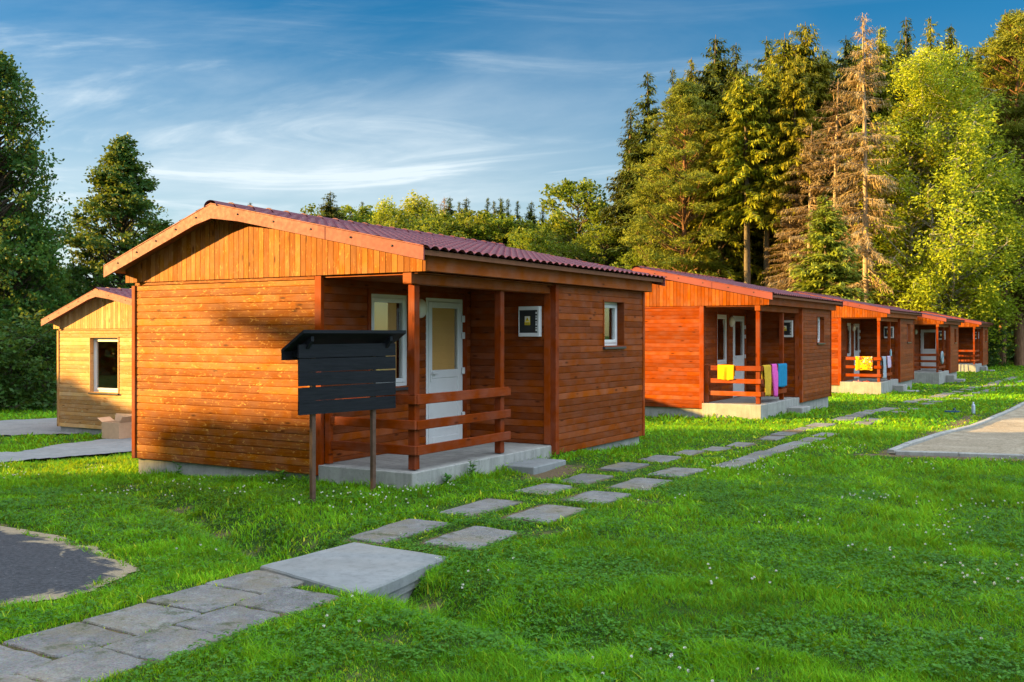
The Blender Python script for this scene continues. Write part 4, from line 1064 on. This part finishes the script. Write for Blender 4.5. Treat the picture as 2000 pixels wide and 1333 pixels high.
def broadleaf(seed, H=15., R=4., cb=.2, nclump=110, per=150, leaf=.13, clump=.75, flat=.7, strand=0., stems=1, prof=None, trunk_r=.02, cone=.0, limb_r=.3, spread=1., aspect=.55):
    rng = np.random.default_rng(seed); segs = []; st = []
    for s in range(stems):
        k = 8; tz = np.linspace(0, 1, k); a = rng.uniform(0, 6.28); off = (.0 if stems == 1 else .12)*R; w = rng.normal(size=2)*.03*H
        P = np.stack([off*math.cos(a)*(.3+tz*3.2)*(stems > 1)+w[0]*np.sin(tz*3)*.5, off*math.sin(a)*(.3+tz*3.2)*(stems > 1)+w[1]*np.sin(tz*2.5)*.5, tz*H*(.93-.1*s)], 1)
        segs.append((P, trunk_r*H*(1-tz)**.8*(.75 if stems > 1 else 1)+.02)); st.append(P)
    C = []; rn = []
    for i in range(nclump):
        t = rng.random()**.85; z = H*(cb+(1-cb)*t)
        if prof is not None: rr = np.interp(t, *prof)
        else: rr = math.sqrt(max(0, 1-((t-.38)/.64)**2)) if not cone else (1-t)**cone
        lobes = .72+.5*vnoise(np.array([i*3.1]), np.array([t*5]), 1., 1, seed)[0]
        rad = R*rr*(rng.uniform(.15, 1.)**.5)*lobes; az = rng.uniform(0, 2*np.pi); S = st[int(rng.integers(0, stems))]
        zt = max(.06*H, z-rad*rng.uniform(.35, .8)-.3); c0 = np.array([np.interp(zt, S[:, 2], S[:, j]) for j in range(3)]); cz = np.array([np.interp(z, S[:, 2], S[:, j]) for j in range(3)]); cz[2] = z; c0[2] = zt
        c = cz+np.array([math.cos(az)*rad, math.sin(az)*rad, 0]); mid = (c0+c)/2+np.array([0, 0, -.06*rad])+rng.normal(size=3)*.05*rad
        r0 = .006*H*limb_r*3*(1-.6*t)+.012; segs.append((np.array([c0, mid, c]), np.array([r0, r0*.6, .012])))
        cs = clump*rng.uniform(.55, 1.25)*(1-.4*t); n = int(per*(cs/clump)**2)+10
        # leaves gathered on a few twigs of the clump
        nt_ = 7; tw = c+rng.normal(size=(nt_, 3))*np.array([cs, cs, cs*flat])*.62
        for q in tw[:4]: segs.append((np.array([c, (c+q)/2+rng.normal(size=3)*.05, q]), np.array([.014, .009, .004])))
        o = tw[rng.integers(0, nt_, n)]+rng.normal(size=(n, 3))*np.array([1, 1, flat])*cs*.36
        if strand: o[:, 2] -= rng.random(n)**1.3*strand*rng.uniform(.4, 1.)
        C.append(o); rn.append(np.full(n, rng.random()))
    C = np.vstack(C); rn = np.concatenate(rn); V, F = rand_leaves(C, leaf, rng, .15, aspect)
    r = np.clip(.45*rn+.35*clumpshade(C, rng)+.3*rng.random(len(C))-.02, 0, 1)
    return tubes_np(segs, 5), (V, F, r)

def proto(gen, foliage, bark):
    (tv, tf), (v, f, r) = gen
    return dict(trunk=np_mesh('trunk', tv, tf, bark, smooth=True), crown=np_mesh('crown', v, f, foliage, r), raw=(tv, tf, v, f, r), H=tv[:, 2].max())
TP = {}
for i, (s, R, cb, dr, pw) in enumerate([(1, 2.7, .10, .75, .72), (2, 3.1, .24, .9, .6), (3, 2.3, .36, .6, .62), (4, 2.9, .16, 1.0, .8)]):
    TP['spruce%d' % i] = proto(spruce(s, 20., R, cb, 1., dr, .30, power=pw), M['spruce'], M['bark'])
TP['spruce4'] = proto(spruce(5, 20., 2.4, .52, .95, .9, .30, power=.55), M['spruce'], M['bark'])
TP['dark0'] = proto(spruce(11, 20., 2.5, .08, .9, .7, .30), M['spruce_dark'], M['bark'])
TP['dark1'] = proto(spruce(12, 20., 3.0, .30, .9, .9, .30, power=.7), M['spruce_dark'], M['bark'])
TP['dead0'] = proto(spruce(21, 18., 2.2, .30, .75, .45, .26, bare=1., power=.55), M['dead'], M['bark_dead'])
TP['dead1'] = proto(spruce(22, 18., 2.5, .22, .9, .5, .26, bare=1., power=.5), M['dead'], M['bark_dead'])
pprof = ([0, .1, .35, .6, .85, 1], [.55, .85, 1., .8, .5, .15])
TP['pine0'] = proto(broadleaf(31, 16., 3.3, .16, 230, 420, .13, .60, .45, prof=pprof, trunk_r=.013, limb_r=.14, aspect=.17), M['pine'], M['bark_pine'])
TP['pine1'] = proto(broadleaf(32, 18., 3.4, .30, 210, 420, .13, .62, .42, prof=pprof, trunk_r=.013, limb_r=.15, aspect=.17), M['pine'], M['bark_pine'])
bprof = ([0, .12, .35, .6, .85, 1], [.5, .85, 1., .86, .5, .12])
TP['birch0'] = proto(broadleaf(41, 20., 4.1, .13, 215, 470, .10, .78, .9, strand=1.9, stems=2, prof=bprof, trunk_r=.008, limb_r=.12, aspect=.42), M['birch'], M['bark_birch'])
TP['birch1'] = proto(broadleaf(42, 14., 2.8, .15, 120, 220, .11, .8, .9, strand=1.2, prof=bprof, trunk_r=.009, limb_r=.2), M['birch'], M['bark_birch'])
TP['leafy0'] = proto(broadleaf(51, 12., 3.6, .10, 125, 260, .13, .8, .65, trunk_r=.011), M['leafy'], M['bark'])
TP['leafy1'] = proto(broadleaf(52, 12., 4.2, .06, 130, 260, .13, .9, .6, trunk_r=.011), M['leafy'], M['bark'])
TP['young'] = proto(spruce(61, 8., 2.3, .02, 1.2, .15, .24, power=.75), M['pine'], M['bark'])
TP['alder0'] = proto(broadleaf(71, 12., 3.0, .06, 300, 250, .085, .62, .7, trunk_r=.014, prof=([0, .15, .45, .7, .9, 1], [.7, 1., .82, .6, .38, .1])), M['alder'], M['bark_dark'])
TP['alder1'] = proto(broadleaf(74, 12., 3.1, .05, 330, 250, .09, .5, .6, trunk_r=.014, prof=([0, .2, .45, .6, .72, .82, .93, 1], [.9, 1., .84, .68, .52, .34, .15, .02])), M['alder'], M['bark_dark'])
TP['bush0'] = proto(broadleaf(81, 4., 2.6, .0, 75, 230, .09, .6, .75, trunk_r=.012, stems=3), M['alder'], M['bark_dark'])
TP['bush1'] = proto(broadleaf(82, 4., 2.6, .0, 75, 230, .09, .6, .75, trunk_r=.012, stems=3), M['leafy'], M['bark'])

CT, ST = math.cos(CAM_YAW), math.sin(CAM_YAW)
def at_px(px, D):
    """plan position at distance D from the viewer's side of the lawn, in the bearing px (photo columns)"""
    X = (px-1000)/1957.3*D; return (11.8795+X*CT-D*ST, -9.4985+X*ST+D*CT)
def top_h(py, D): return 1.616+(653.8-py)*D/1957.3
def put(kind, name, px, D, top, label, cat='tree', group=None, wide=1., base=None):
    x, y = at_px(px, D); z = gz(x, y) if base is None else base; H = top_h(top, D)-z; p = TP[kind]; s = H/p['H']
    r = random.Random(int(px*13+D*7)); e = empty(name, (x, y, z-.05), r.uniform(0, 6.28), label, cat, group); e.scale = (s*wide, s*wide, s)
    link('trunk', p['trunk'], e); link('crown', p['crown'], e); return e
GF = 'tall trees at the forest edge behind the cabins'
for a in [
 ('dark0','spruce_tree',1274,72,140,'dark pointed spruce, second from the left end of the tall forest edge',1.5),
 ('dark0','spruce_tree',1228,74,205,'leftmost and lowest dark spruce of the tall forest edge',1.5),
 ('dark0','spruce_tree',1318,75,132,'slim dark spruce rising behind the big left pine',.85),
 ('spruce0','spruce_tree',1346,70,112,'narrow olive spruce just right of the big left pine top',1.),
 ('dark1','spruce_tree',1389,72,68,'tall dark spruce with dense pointed top, above the second cabin',1.4),
 ('dark0','spruce_tree',1437,71,80,'dark spruce between the tallest left spruce and the thin gappy one',1.2),
 ('spruce4','spruce_tree',1460,64,140,'olive spruce with long bare pale trunk behind the second cabin roof',1.25),
 ('dark1','spruce_tree',1499,72,72,'thin spruce with gappy top above a dark gap of trunks',1.2),
 ('spruce4','spruce_tree',1523,69,62,'spruce with sparse narrow crown left of the broad hanging one',1.15),
 ('spruce1','spruce_tree',1577,72,42,'broad spruce with hanging olive twigs, above the dead trees left side',1.2),
 ('spruce4','spruce_tree',1548,67,105,'spruce with drooping sunlit twigs and a bare lower trunk over the third cabin',1.0),
 ('spruce4','spruce_tree',1496,66,118,'slim spruce with a bare pale lower trunk over the second cabin eave',1.0),
 ('spruce4','spruce_tree',1424,70,150,'spruce with high crown and bare trunk right of the big left pine',1.1),
 ('dark1','spruce_tree',1610,80,92,'dark spruce top behind the middle dead spruce',1.2),
 ('dark1','spruce_tree',1655,76,70,'rounded dark spruce behind the dead brown trees',1.15),
 ('spruce3','spruce_tree',1715,78,48,'dark spruce right behind the tallest dead trunk',1.0),
 ('dark0','spruce_tree',1772,82,35,'isolated dark spruce tip left of the birch crown',1.1),
 ('spruce0','spruce_tree',1815,84,30,'brownish spruce tip rising over the birch, left one of two',1.),
 ('spruce3','spruce_tree',1862,84,45,'brownish spruce tip rising over the birch, right one of two',.9),
 ('dark1','spruce_tree',1957,86,20,'tall spruce beside the right edge pine, near the frame corner',1.1),
 ('pine0','pine_tree',1338,62,160,'big yellow-green pine in layered tufts left of the forest edge',1.05),
 ('spruce1','spruce_tree',1436,74,128,'light olive spruce with full drooping crown in front of the dark spruces',1.15),
 ('spruce1','spruce_tree',1408,65,175,'olive spruce with hanging twigs right beside the big left pine',1.25),
 ('pine0','pine_tree',1990,76,22,'pine at the right frame edge with bright green upper tufts',1.05),
 ('pine1','pine_tree',1955,78,95,'dark pine with reddish trunk right of the birch',1.0),
 ('dead0','dead_spruce',1629,67,155,'dead brown spruce, the middle one with a pale thin trunk',1.25),
 ('dead1','dead_spruce',1692,67,20,'tallest dead spruce, brown, with a thin tip and pale trunk',.85),
 ('dead1','dead_spruce',1580,66,238,'short dead brown spruce on the left of the dead group',1.2),
 ('dead0','dead_spruce',1652,70,262,'thin dead spruce close left of the tallest dead one',1.2),
 ('dead1','dead_spruce',1545,66,350,'low dead brown spruce with shaggy branches over the third cabin roof',1.2),
 ('young','young_fir',1612,52,378,'young bright green fir standing in front of the dead brown spruces',1.1),
 ('birch0','birch_tree',1852,71,78,'huge yellow-green birch with white trunk, fourth and fifth cabins in front',1.22),
 ('birch1','birch_tree',1775,74,190,'smaller birch merging with the left side of the huge birch',1.15),
 ('leafy0','broadleaf_tree',1128,84,355,'bushy bright deciduous tree at the left foot of the forest edge',1.05),
 ('birch1','birch_tree',1092,88,405,'weeping pale birch at the left end beside the bushy deciduous tree',1.),
 ('leafy1','broadleaf_tree',1180,70,440,'low bright shrubby tree between the bushy tree and the leftmost spruce',1.),
 ('leafy1','broadleaf_tree',1262,62,480,'low sunlit green shrub over the first cabin roof end',1.),
 ('young','young_fir',1690,68,480,'small green fir low to the right of the bright young fir',1.2),
 ('young','young_fir',1960,80,570,'flat dark fir branches low beside the last cabin',1.5)]:
    put(a[0], a[1], a[2], a[3]+max(0, 1760-a[2])*.05, a[4], a[5], group=GF, wide=a[6])
GL = 'distant treeline beyond the first cabin roof'
for a in [
 ('dark0','spruce_tree',486,120,394,'tiny lone spruce tip just over the first cabin ridge',1.),
 ('dark1','spruce_tree',650,112,372,'spruce with wide sparse branches at the left end of the far treeline',1.5),
 ('leafy0','broadleaf_tree',625,118,408,'round green tree left of the wide sparse spruce',1.),
 ('leafy1','broadleaf_tree',688,120,402,'pointed light green tree right of the wide sparse spruce',1.),
 ('dark0','spruce_tree',711,125,392,'small spruce tip between two round green trees in the far treeline',1.),
 ('leafy0','broadleaf_tree',722,122,412,'dark green round tree low in the far treeline',1.1),
 ('birch1','birch_tree',754,115,385,'slender weeping birch left of the tall far birch',1.),
 ('dead0','dead_spruce',765,124,396,'thin brown spruce close to the slender far birch',1.),
 ('birch1','birch_tree',812,112,376,'tallest weeping birch in the middle of the far treeline',1.25),
 ('birch1','birch_tree',838,118,388,'birch crown directly right of the tallest far birch',1.),
 ('dead1','dead_spruce',866,126,384,'dead brown spruce pair, left tree, in the far treeline',1.),
 ('dark1','spruce_tree',877,126,382,'dark spruce standing beside the dead brown far spruce',1.2),
 ('dark0','spruce_tree',900,128,392,'small spruce first of the far row right of the dead one',1.),
 ('dark1','spruce_tree',914,126,384,'broad far spruce second of the row right of the dead one',1.),
 ('dark0','spruce_tree',950,126,384,'single far spruce above the bright round crowns',1.),
 ('dark0','spruce_tree',968,127,391,'low far spruce left of a close group of three',1.),
 ('dark1','spruce_tree',978,126,384,'left spruce of the close group of three far tips',1.),
 ('dark0','spruce_tree',991,126,386,'middle spruce of the close group of three far tips',1.),
 ('dark0','spruce_tree',1008,126,390,'right spruce of the close group of three far tips',1.),
 ('dark1','spruce_tree',1041,126,391,'left spruce of the last far pair before the forest',1.),
 ('dark0','spruce_tree',1059,126,397,'right spruce of the last far pair before the forest',1.),
 ('leafy1','broadleaf_tree',775,108,412,'yellow-green round crown below the slender far birch',1.),
 ('leafy0','broadleaf_tree',880,108,420,'bright round crown under the dead brown far spruce',1.2),
 ('leafy1','broadleaf_tree',930,106,412,'wide bright crown at the centre right of the far treeline',1.2),
 ('leafy0','broadleaf_tree',975,104,424,'spreading tree with a pale visible trunk in the far treeline',1.2),
 ('leafy1','broadleaf_tree',1022,104,436,'dark green crown low at the right of the far treeline',1.2),
 ('leafy0','broadleaf_tree',1045,98,448,'pale bushy tree in front of the last far spruces',1.),
 ('leafy1','broadleaf_tree',845,104,430,'dense dark green crown low under the far birches',1.2)]:
    put(a[0], a[1], a[2], a[3], a[4], a[5], group=GL, wide=a[6])
GA = 'dark trees on the left'
for a in [
 ('alder0','alder_tree',-8,42,98,'tall dark alder cut by the left frame edge',.9),
 ('alder1','alder_tree',234,50,264,'dark conical alder rising behind the rear left cabin',1.15),
 ('alder1','alder_tree',-75,44,190,'dark alder mostly outside the frame behind the tall left one',1.2),
 ('alder1','alder_tree',58,48,505,'low dark tree filling the space right of the tall alder foot',1.6),
 ('alder0','alder_tree',140,58,520,'small dark tree between the tall alder and the conical alder',1.2),
 ('leafy1','broadleaf_tree',90,90,510,'sunlit distant tree seen through the gap between the two alders',1.2),
 ('leafy0','broadleaf_tree',320,95,520,'distant green tree low behind the conical alder right side',1.),
 ('leafy0','broadleaf_tree',-10,92,500,'sunlit distant tree behind the tall alder foot',1.2)]:
    put(a[0], a[1], a[2], a[3], a[4], a[5], group=GA, wide=a[6])
for (px, D, top, k, lb) in [(15,37,610,'bush0','dark bush at the foot of the tall left alder, by the frame edge'),(62,38,640,'bush0','round dark bush right of the alder foot near the gravel road'),(100,46,600,'bush0','dark bush next to the left corner of the pale rear cabin'),(205,55,560,'bush0','dark bush behind the roof of the pale rear cabin'),(285,58,550,'bush1','green bush behind the pale cabin, next to the first cabin eave'),(-40,40,560,'bush0','dark bush half outside the left frame edge')]:
    put(k, 'bush', px, D, top, lb, 'bush', 'bushes at the left', 1.25)

# forest interior: rows of trees behind the edge as one mass
def merge(name, items, mats_of, label, cat, zsink=.05):
    V = []; F = []; R = []; MI = []; o = 0; mats = []
    for (kind, x, y, z, s, w, rot) in items:
        p = TP[kind]; tv, tf, v, f, r = p['raw']; c, s_ = math.cos(rot), math.sin(rot)
        for (vv, ff, rr, mt) in ((tv, tf, np.full(len(tf), .5), p['trunk'].materials[0]), (v, f, r, p['crown'].materials[0])):
            if mt not in mats: mats.append(mt)
            q = np.stack([(vv[:, 0]*c-vv[:, 1]*s_)*s*w+x, (vv[:, 0]*s_+vv[:, 1]*c)*s*w+y, vv[:, 2]*s+z-zsink], 1)
            V.append(q); F.append(ff+o); R.append(rr); MI.append(np.full(len(ff), mats.index(mt), np.int32)); o += len(q)
    me = np_mesh(name, np.vstack(V), np.vstack(F), mats, np.concatenate(R), midx=np.concatenate(MI))
    return tag(link(name, me), label, cat, kind='stuff')
rg = random.Random(4); items = []
for row, (D0_, n) in enumerate(((86, 16), (96, 16), (108, 14))):
    for i in range(n):
        px = 1225+(2060-1225)*(i+.5)/n+rg.uniform(-18, 18); D = D0_+max(0, 1760-px)*.05; x, y = at_px(px, D+rg.uniform(-3, 3)); top = np.interp(px, [1225, 1300, 1400, 1700, 2060], [255, 175, 118, 72, 60])+rg.uniform(-5, 60)
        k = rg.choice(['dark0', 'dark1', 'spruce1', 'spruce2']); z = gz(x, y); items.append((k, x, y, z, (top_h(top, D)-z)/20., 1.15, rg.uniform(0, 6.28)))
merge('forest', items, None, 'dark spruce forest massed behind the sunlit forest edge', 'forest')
items = []
for i in range(26):
    px = 1235+(2010-1235)*(i+.5)/26+rg.uniform(-14, 14); D = rg.uniform(72, 86)+max(0, 1760-px)*.05; x, y = at_px(px, D); z = gz(x, y); items.append((rg.choice(['bush1', 'bush0', 'young']), x, y, z, rg.uniform(.5, .95), 1.2, rg.uniform(0, 6.28)))
merge('undergrowth', items, None, 'mixed green undergrowth between the forest trunks', 'undergrowth')
items = []
for i in range(34):
    px = -150+(1250+150)*(i+.5)/34+rg.uniform(-14, 14); D = rg.uniform(125, 150); x, y = at_px(px, D); z = gz(x, y); top = np.interp(px, [-150, 300, 600, 1250], [540, 545, 440, 430])+rg.uniform(0, 25)
    items.append((rg.choice(['leafy0', 'leafy1', 'leafy0', 'dark1']), x, y, z, (top_h(top, D)-z)/12. if 0 else 0, 1.3, rg.uniform(0, 6.28)))
    k = items[-1][0]; items[-1] = (k, x, y, z, (top_h(top, D)-z)/TP[k]['H'], 1.4, items[-1][6])
merge('far_wood', items, None, 'far green wood closing the view behind the cabins', 'wood')

# tree belt west of the camp, outside the picture: its shade lies over the lawn
def belt():
    rng = np.random.default_rng(99); D0 = 40.; s = np.array([-math.cos(SUN_AZ), -math.sin(SUN_AZ)]); nrm = np.array([-math.sin(SUN_AZ), math.cos(SUN_AZ)]); te = math.tan(SUN_EL)
    wp = [-60, -30, -12, -6, -3.4, -2.5, -2.15, -1.6, -.7, -.35, .15, 1.3, 8, 14, 19, 21, 27, 29, 36, 60]
    hp = [10, 9, 7, 5.2, 3.6, 2.6, 1.6, 1.0, .62, .34, -.9, -1.25, -1.1, -1.0, -.9, -.6, -.6, 1.0, 1.6, 2.5]
    def heq(w): return np.interp(w, wp, hp)
    C = []
    n = 80000; w = rng.uniform(-45, 48, n); top = D0*te+heq(w)+(vnoise(w, w*0, .5, 3, 9)-.5)*.25
    base = -1.2; t = rng.random(n)**.8; z = base+(top-base)*t; d = D0+rng.uniform(-1.6, 1.6, n)*(.5+.5*(1-t))
    z = z-(D0-d)*0+ (d-D0)*te
    C.append(np.stack([s[0]*d+nrm[0]*w, s[1]*d+nrm[1]*w, z], 1))
    # one bough reaching sideways out of the tallest crown
    m = 1500; ww = rng.uniform(-2.3, -.8, m); f = (ww+.8)/(-1.5); mid = 0; lo = 2.21-.48*f; hi = 2.21+.46*f
    zz = lo+(hi-lo)*rng.random(m); C.append(np.stack([s[0]*D0+nrm[0]*ww, s[1]*D0+nrm[1]*ww, zz+D0*te], 1))
    C1 = np.vstack(C); V, F = rand_leaves(C1[:n], .34, rng, 0, .6); V2, F2 = rand_leaves(C1[n:], .10, rng, 0, .6)
    me = np_mesh('tree_belt', np.vstack([V, V2]), np.vstack([F, F2+len(V)]), M['alder'], rng.random(len(F)+len(F2)))
    tag(link('tree_belt', me), 'dense dark belt of trees along the west side of the camp', 'trees', kind='stuff')
belt()

# ------------------------------------------------------------------ grass
def cam_to_uv(X, Y): return 11.8795+X*CT-Y*ST, -9.4985+X*ST+Y*CT
def grass():
    rng = np.random.default_rng(5); Vs = []; Fs = []; Rs = []; o = 0
    bands = [(3.3, 6, 10500, .0050, .044), (6, 9, 6000, .0070, .044), (9, 14, 2300, .0110, .052), (14, 22, 760, .020, .056), (22, 38, 200, .040, .062), (38, 85, 30, .09, .085)]
    for (a, b, dn, wd, ht) in bands:
        n = int(dn*.62*(b*b-a*a)); Y = np.sqrt(rng.uniform(a*a, b*b, n)); X = rng.uniform(-.62, .62, n)*Y
        u, v = cam_to_uv(X, Y); keep = ~blocked(u, v, -.15*np.clip(vnoise(u, v, .14, 3, 77)-.42, 0, 1)*2.2); u, v = u[keep], v[keep]
        d = dirtf(u, v); cn = vnoise(u, v, .22, 2, 21); cb = vnoise(u, v, 1.6, 3, 22)
        keep = rng.random(len(u)) > np.clip((d-.22)*1.9, 0, .985); u, v, d, cn, cb = u[keep], v[keep], d[keep], cn[keep], cb[keep]; n = len(u)
        path = np.exp(-((u-6.55)/.8)**2)
        h = ht*(.30+1.7*cn**1.7)*(.6+.8*cb)*rng.uniform(.4, 1.6, n)*(1-.5*np.clip(d*1.4, 0, 1))*(1-.4*path)
        # taller by the walls, the ditch and the posts
        for (x, y, z) in CABS[:3]:
            dx = np.maximum(np.maximum(x-u, u-(x+4.95)), 0); dy = np.maximum(np.maximum(y-.05-v, v-(y+6.6)), 0); h *= 1+.6*np.exp(-np.hypot(dx, dy)/.22)*(vnoise(u, v, .5, 2, 8) > .42)
        h *= 1+1.2*np.clip(ditch(u, v)*4, 0, 1)*(u > 6.8)
        z = gh(u, v)-.006; az = rng.uniform(0, 2*np.pi, n); lean = rng.uniform(.25, 1.35, n)*h
        P0 = np.stack([u, v, z], 1); dr = np.stack([np.cos(az), np.sin(az), np.zeros(n)], 1); sd = np.stack([-np.sin(az+rng.normal(size=n)*.8), np.cos(az), np.zeros(n)], 1)
        w = (wd*rng.uniform(.6, 1.3, n))[:, None]*.5; H = np.stack([np.zeros(n), np.zeros(n), h], 1)
        P1 = P0+H*.6+dr*(lean*.32)[:, None]; P2 = P0+H*.96+dr*lean[:, None]
        V = np.stack([P0-sd*w, P0+sd*w, P1+sd*w*.85, P1-sd*w*.85, P2+sd*w*.12, P2-sd*w*.12], 1).reshape(-1, 3)
        i = np.arange(n)[:, None]*6+o; F = np.concatenate([i+np.array([0, 1, 2, 3]), i+np.array([3, 2, 4, 5])])
        r = np.clip(.10+.5*cb+.30*cn+rng.normal(size=n)*.22-.03, 0, .93); r = np.where(rng.random(n) < .012+.22*np.clip(d*1.6, 0, 1)+.10*path, rng.uniform(.93, 1, n), r)
        Vs.append(V); Fs.append(F); Rs.append(np.concatenate([r, r])); o += len(V)
    tag(link('grass', np_mesh('grass', np.vstack(Vs), np.vstack(Fs), M['blade'], np.concatenate(Rs))), 'mown green lawn grass around the cabins and slabs', 'grass', kind='stuff')
    # clover leaves low in the sward and white heads over it
    n = 90000; Y = np.sqrt(rng.uniform(3.3**2, 13**2, n)); X = rng.uniform(-.6, .6, n)*Y; u, v = cam_to_uv(X, Y)
    k = (~blocked(u, v, .02)) & (vnoise(u, v, .8, 2, 31)+rng.normal(size=n)*.09 > .50) & (dirtf(u, v) < .3); u, v = u[k], v[k]; n = len(u)
    z = gh(u, v)+rng.uniform(.025, .065, n); C = np.repeat(np.stack([u, v, z], 1), 3, 0); a = np.tile(np.array([0, 2.09, 4.19]), n)+np.repeat(rng.uniform(0, 6, n), 3)
    A = np.stack([np.cos(a), np.sin(a), rng.normal(size=3*n)*.25], 1); A = unit(A); B = unit(np.cross(A, np.array([0, 0, 1.])+rng.normal(size=(3*n, 3))*.2)); L = np.repeat(rng.uniform(.008, .014, n), 3)
    V, F = diamonds(C+A*L[:, None], A, B, L, L*.8)
    tag(link('clover', np_mesh('clover', V, F, M['clover'], rng.random(len(F)))), 'low clover leaves growing through the lawn', 'clover', kind='stuff')
    n = 7000; Y = np.sqrt(rng.uniform(3.6**2, 17**2, n)); X = rng.uniform(-.6, .6, n)*Y; u, v = cam_to_uv(X, Y)
    pat = vnoise(u, v, 1.1, 2, 41)+.30*np.exp(-((u-9.6)/.9)**2-((v+.2)/1.1)**2)+.2*np.exp(-((u-11.3)/.5)**2-((v+3.)/.8)**2)+.12*np.exp(-((u-3.5)/2)**2-((v+1)/.8)**2)
    k = (~blocked(u, v, .03)) & (pat > .60+rng.random(n)*.32) & (dirtf(u, v) < .25); u, v = u[k], v[k]; n = len(u)
    z = gh(u, v)+rng.uniform(.055, .10, n); m = MB(); C = np.repeat(np.stack([u, v, z], 1), 26, 0); d = unit(rng.normal(size=(len(C), 3))); C2 = C+d*np.array([1, 1, .8])*.0068
    B = unit(np.cross(d, rng.normal(size=d.shape))); V, F = diamonds(C2, d, B, .0048, .003)
    St = []
    V2 = []; 
    P0 = np.stack([u, v, gh(u, v)], 1); P1 = np.stack([u, v, z], 1); w = np.array([.0012, 0, 0]); w2 = np.array([0, .0012, 0])
    V3 = np.concatenate([np.stack([P0-w, P0+w, P1+w, P1-w], 1).reshape(-1, 3), np.stack([P0-w2, P0+w2, P1+w2, P1-w2], 1).reshape(-1, 3)]); F3 = np.arange(len(V3)).reshape(-1, 4)+len(V)
    me = np_mesh('clover_flowers', np.vstack([V, V3]), np.vstack([F, F3]), [M['petal'], M['clover']], np.full(len(F)+len(F3), .6), midx=np.concatenate([np.zeros(len(F), np.int32), np.ones(len(F3), np.int32)]))
    tag(link('clover_flowers', me), 'small white clover heads scattered over the lawn', 'clover flowers', kind='stuff')
grass()

# weeds at the porch slab
def weed(x, y, h, n, label):
    rng = np.random.default_rng(int(x*100+y*10)); root = empty('weed', (x, y, gz(x, y)), 0, label, 'weed', 'weeds along the first cabin base')
    segs = []; C = []; A = []
    for s in range(3):
        a = rng.uniform(0, 6.28); P = np.array([[0, 0, 0], [math.cos(a)*.02, math.sin(a)*.02, h*.5], [math.cos(a)*.05, math.sin(a)*.05, h*rng.uniform(.75, 1)]]); segs.append((P, np.array([.004, .003, .0015])))
        t = rng.uniform(.15, 1, n); q = np.stack([np.interp(t, [0, .5, 1], P[:, j]) for j in range(3)], 1); az = rng.uniform(0, 6.28, n); d = unit(np.stack([np.cos(az), np.sin(az), rng.uniform(-.1, .6, n)], 1)); C.append(q+d*.035); A.append(d)
    tv, tf = tubes_np(segs, 4); me = np_mesh('stem', tv, tf, M['clover']); link('stem', me, root)
    C = np.vstack(C); A = np.vstack(A); B = unit(np.cross(A, np.array([0, 0, 1.])+rng.normal(size=A.shape)*.3)); V, F = diamonds(C, A, B, .042, .014); link('foliage', np_mesh('foliage', V, F, M['clover'], rng.random(len(F))), root)
weed(5.02, 1.05, .24, 16, 'leafy dark weed growing against the side of the porch slab')
weed(1.05, -.12, .22, 7, 'thin weed in front of the sunlit part of the first cabin base')
weed(5.0, .55, .12, 10, 'small weed at the porch slab side, nearer its front corner')
weed(3.0, -.15, .14, 10, 'little weed under the right end of the front siding')
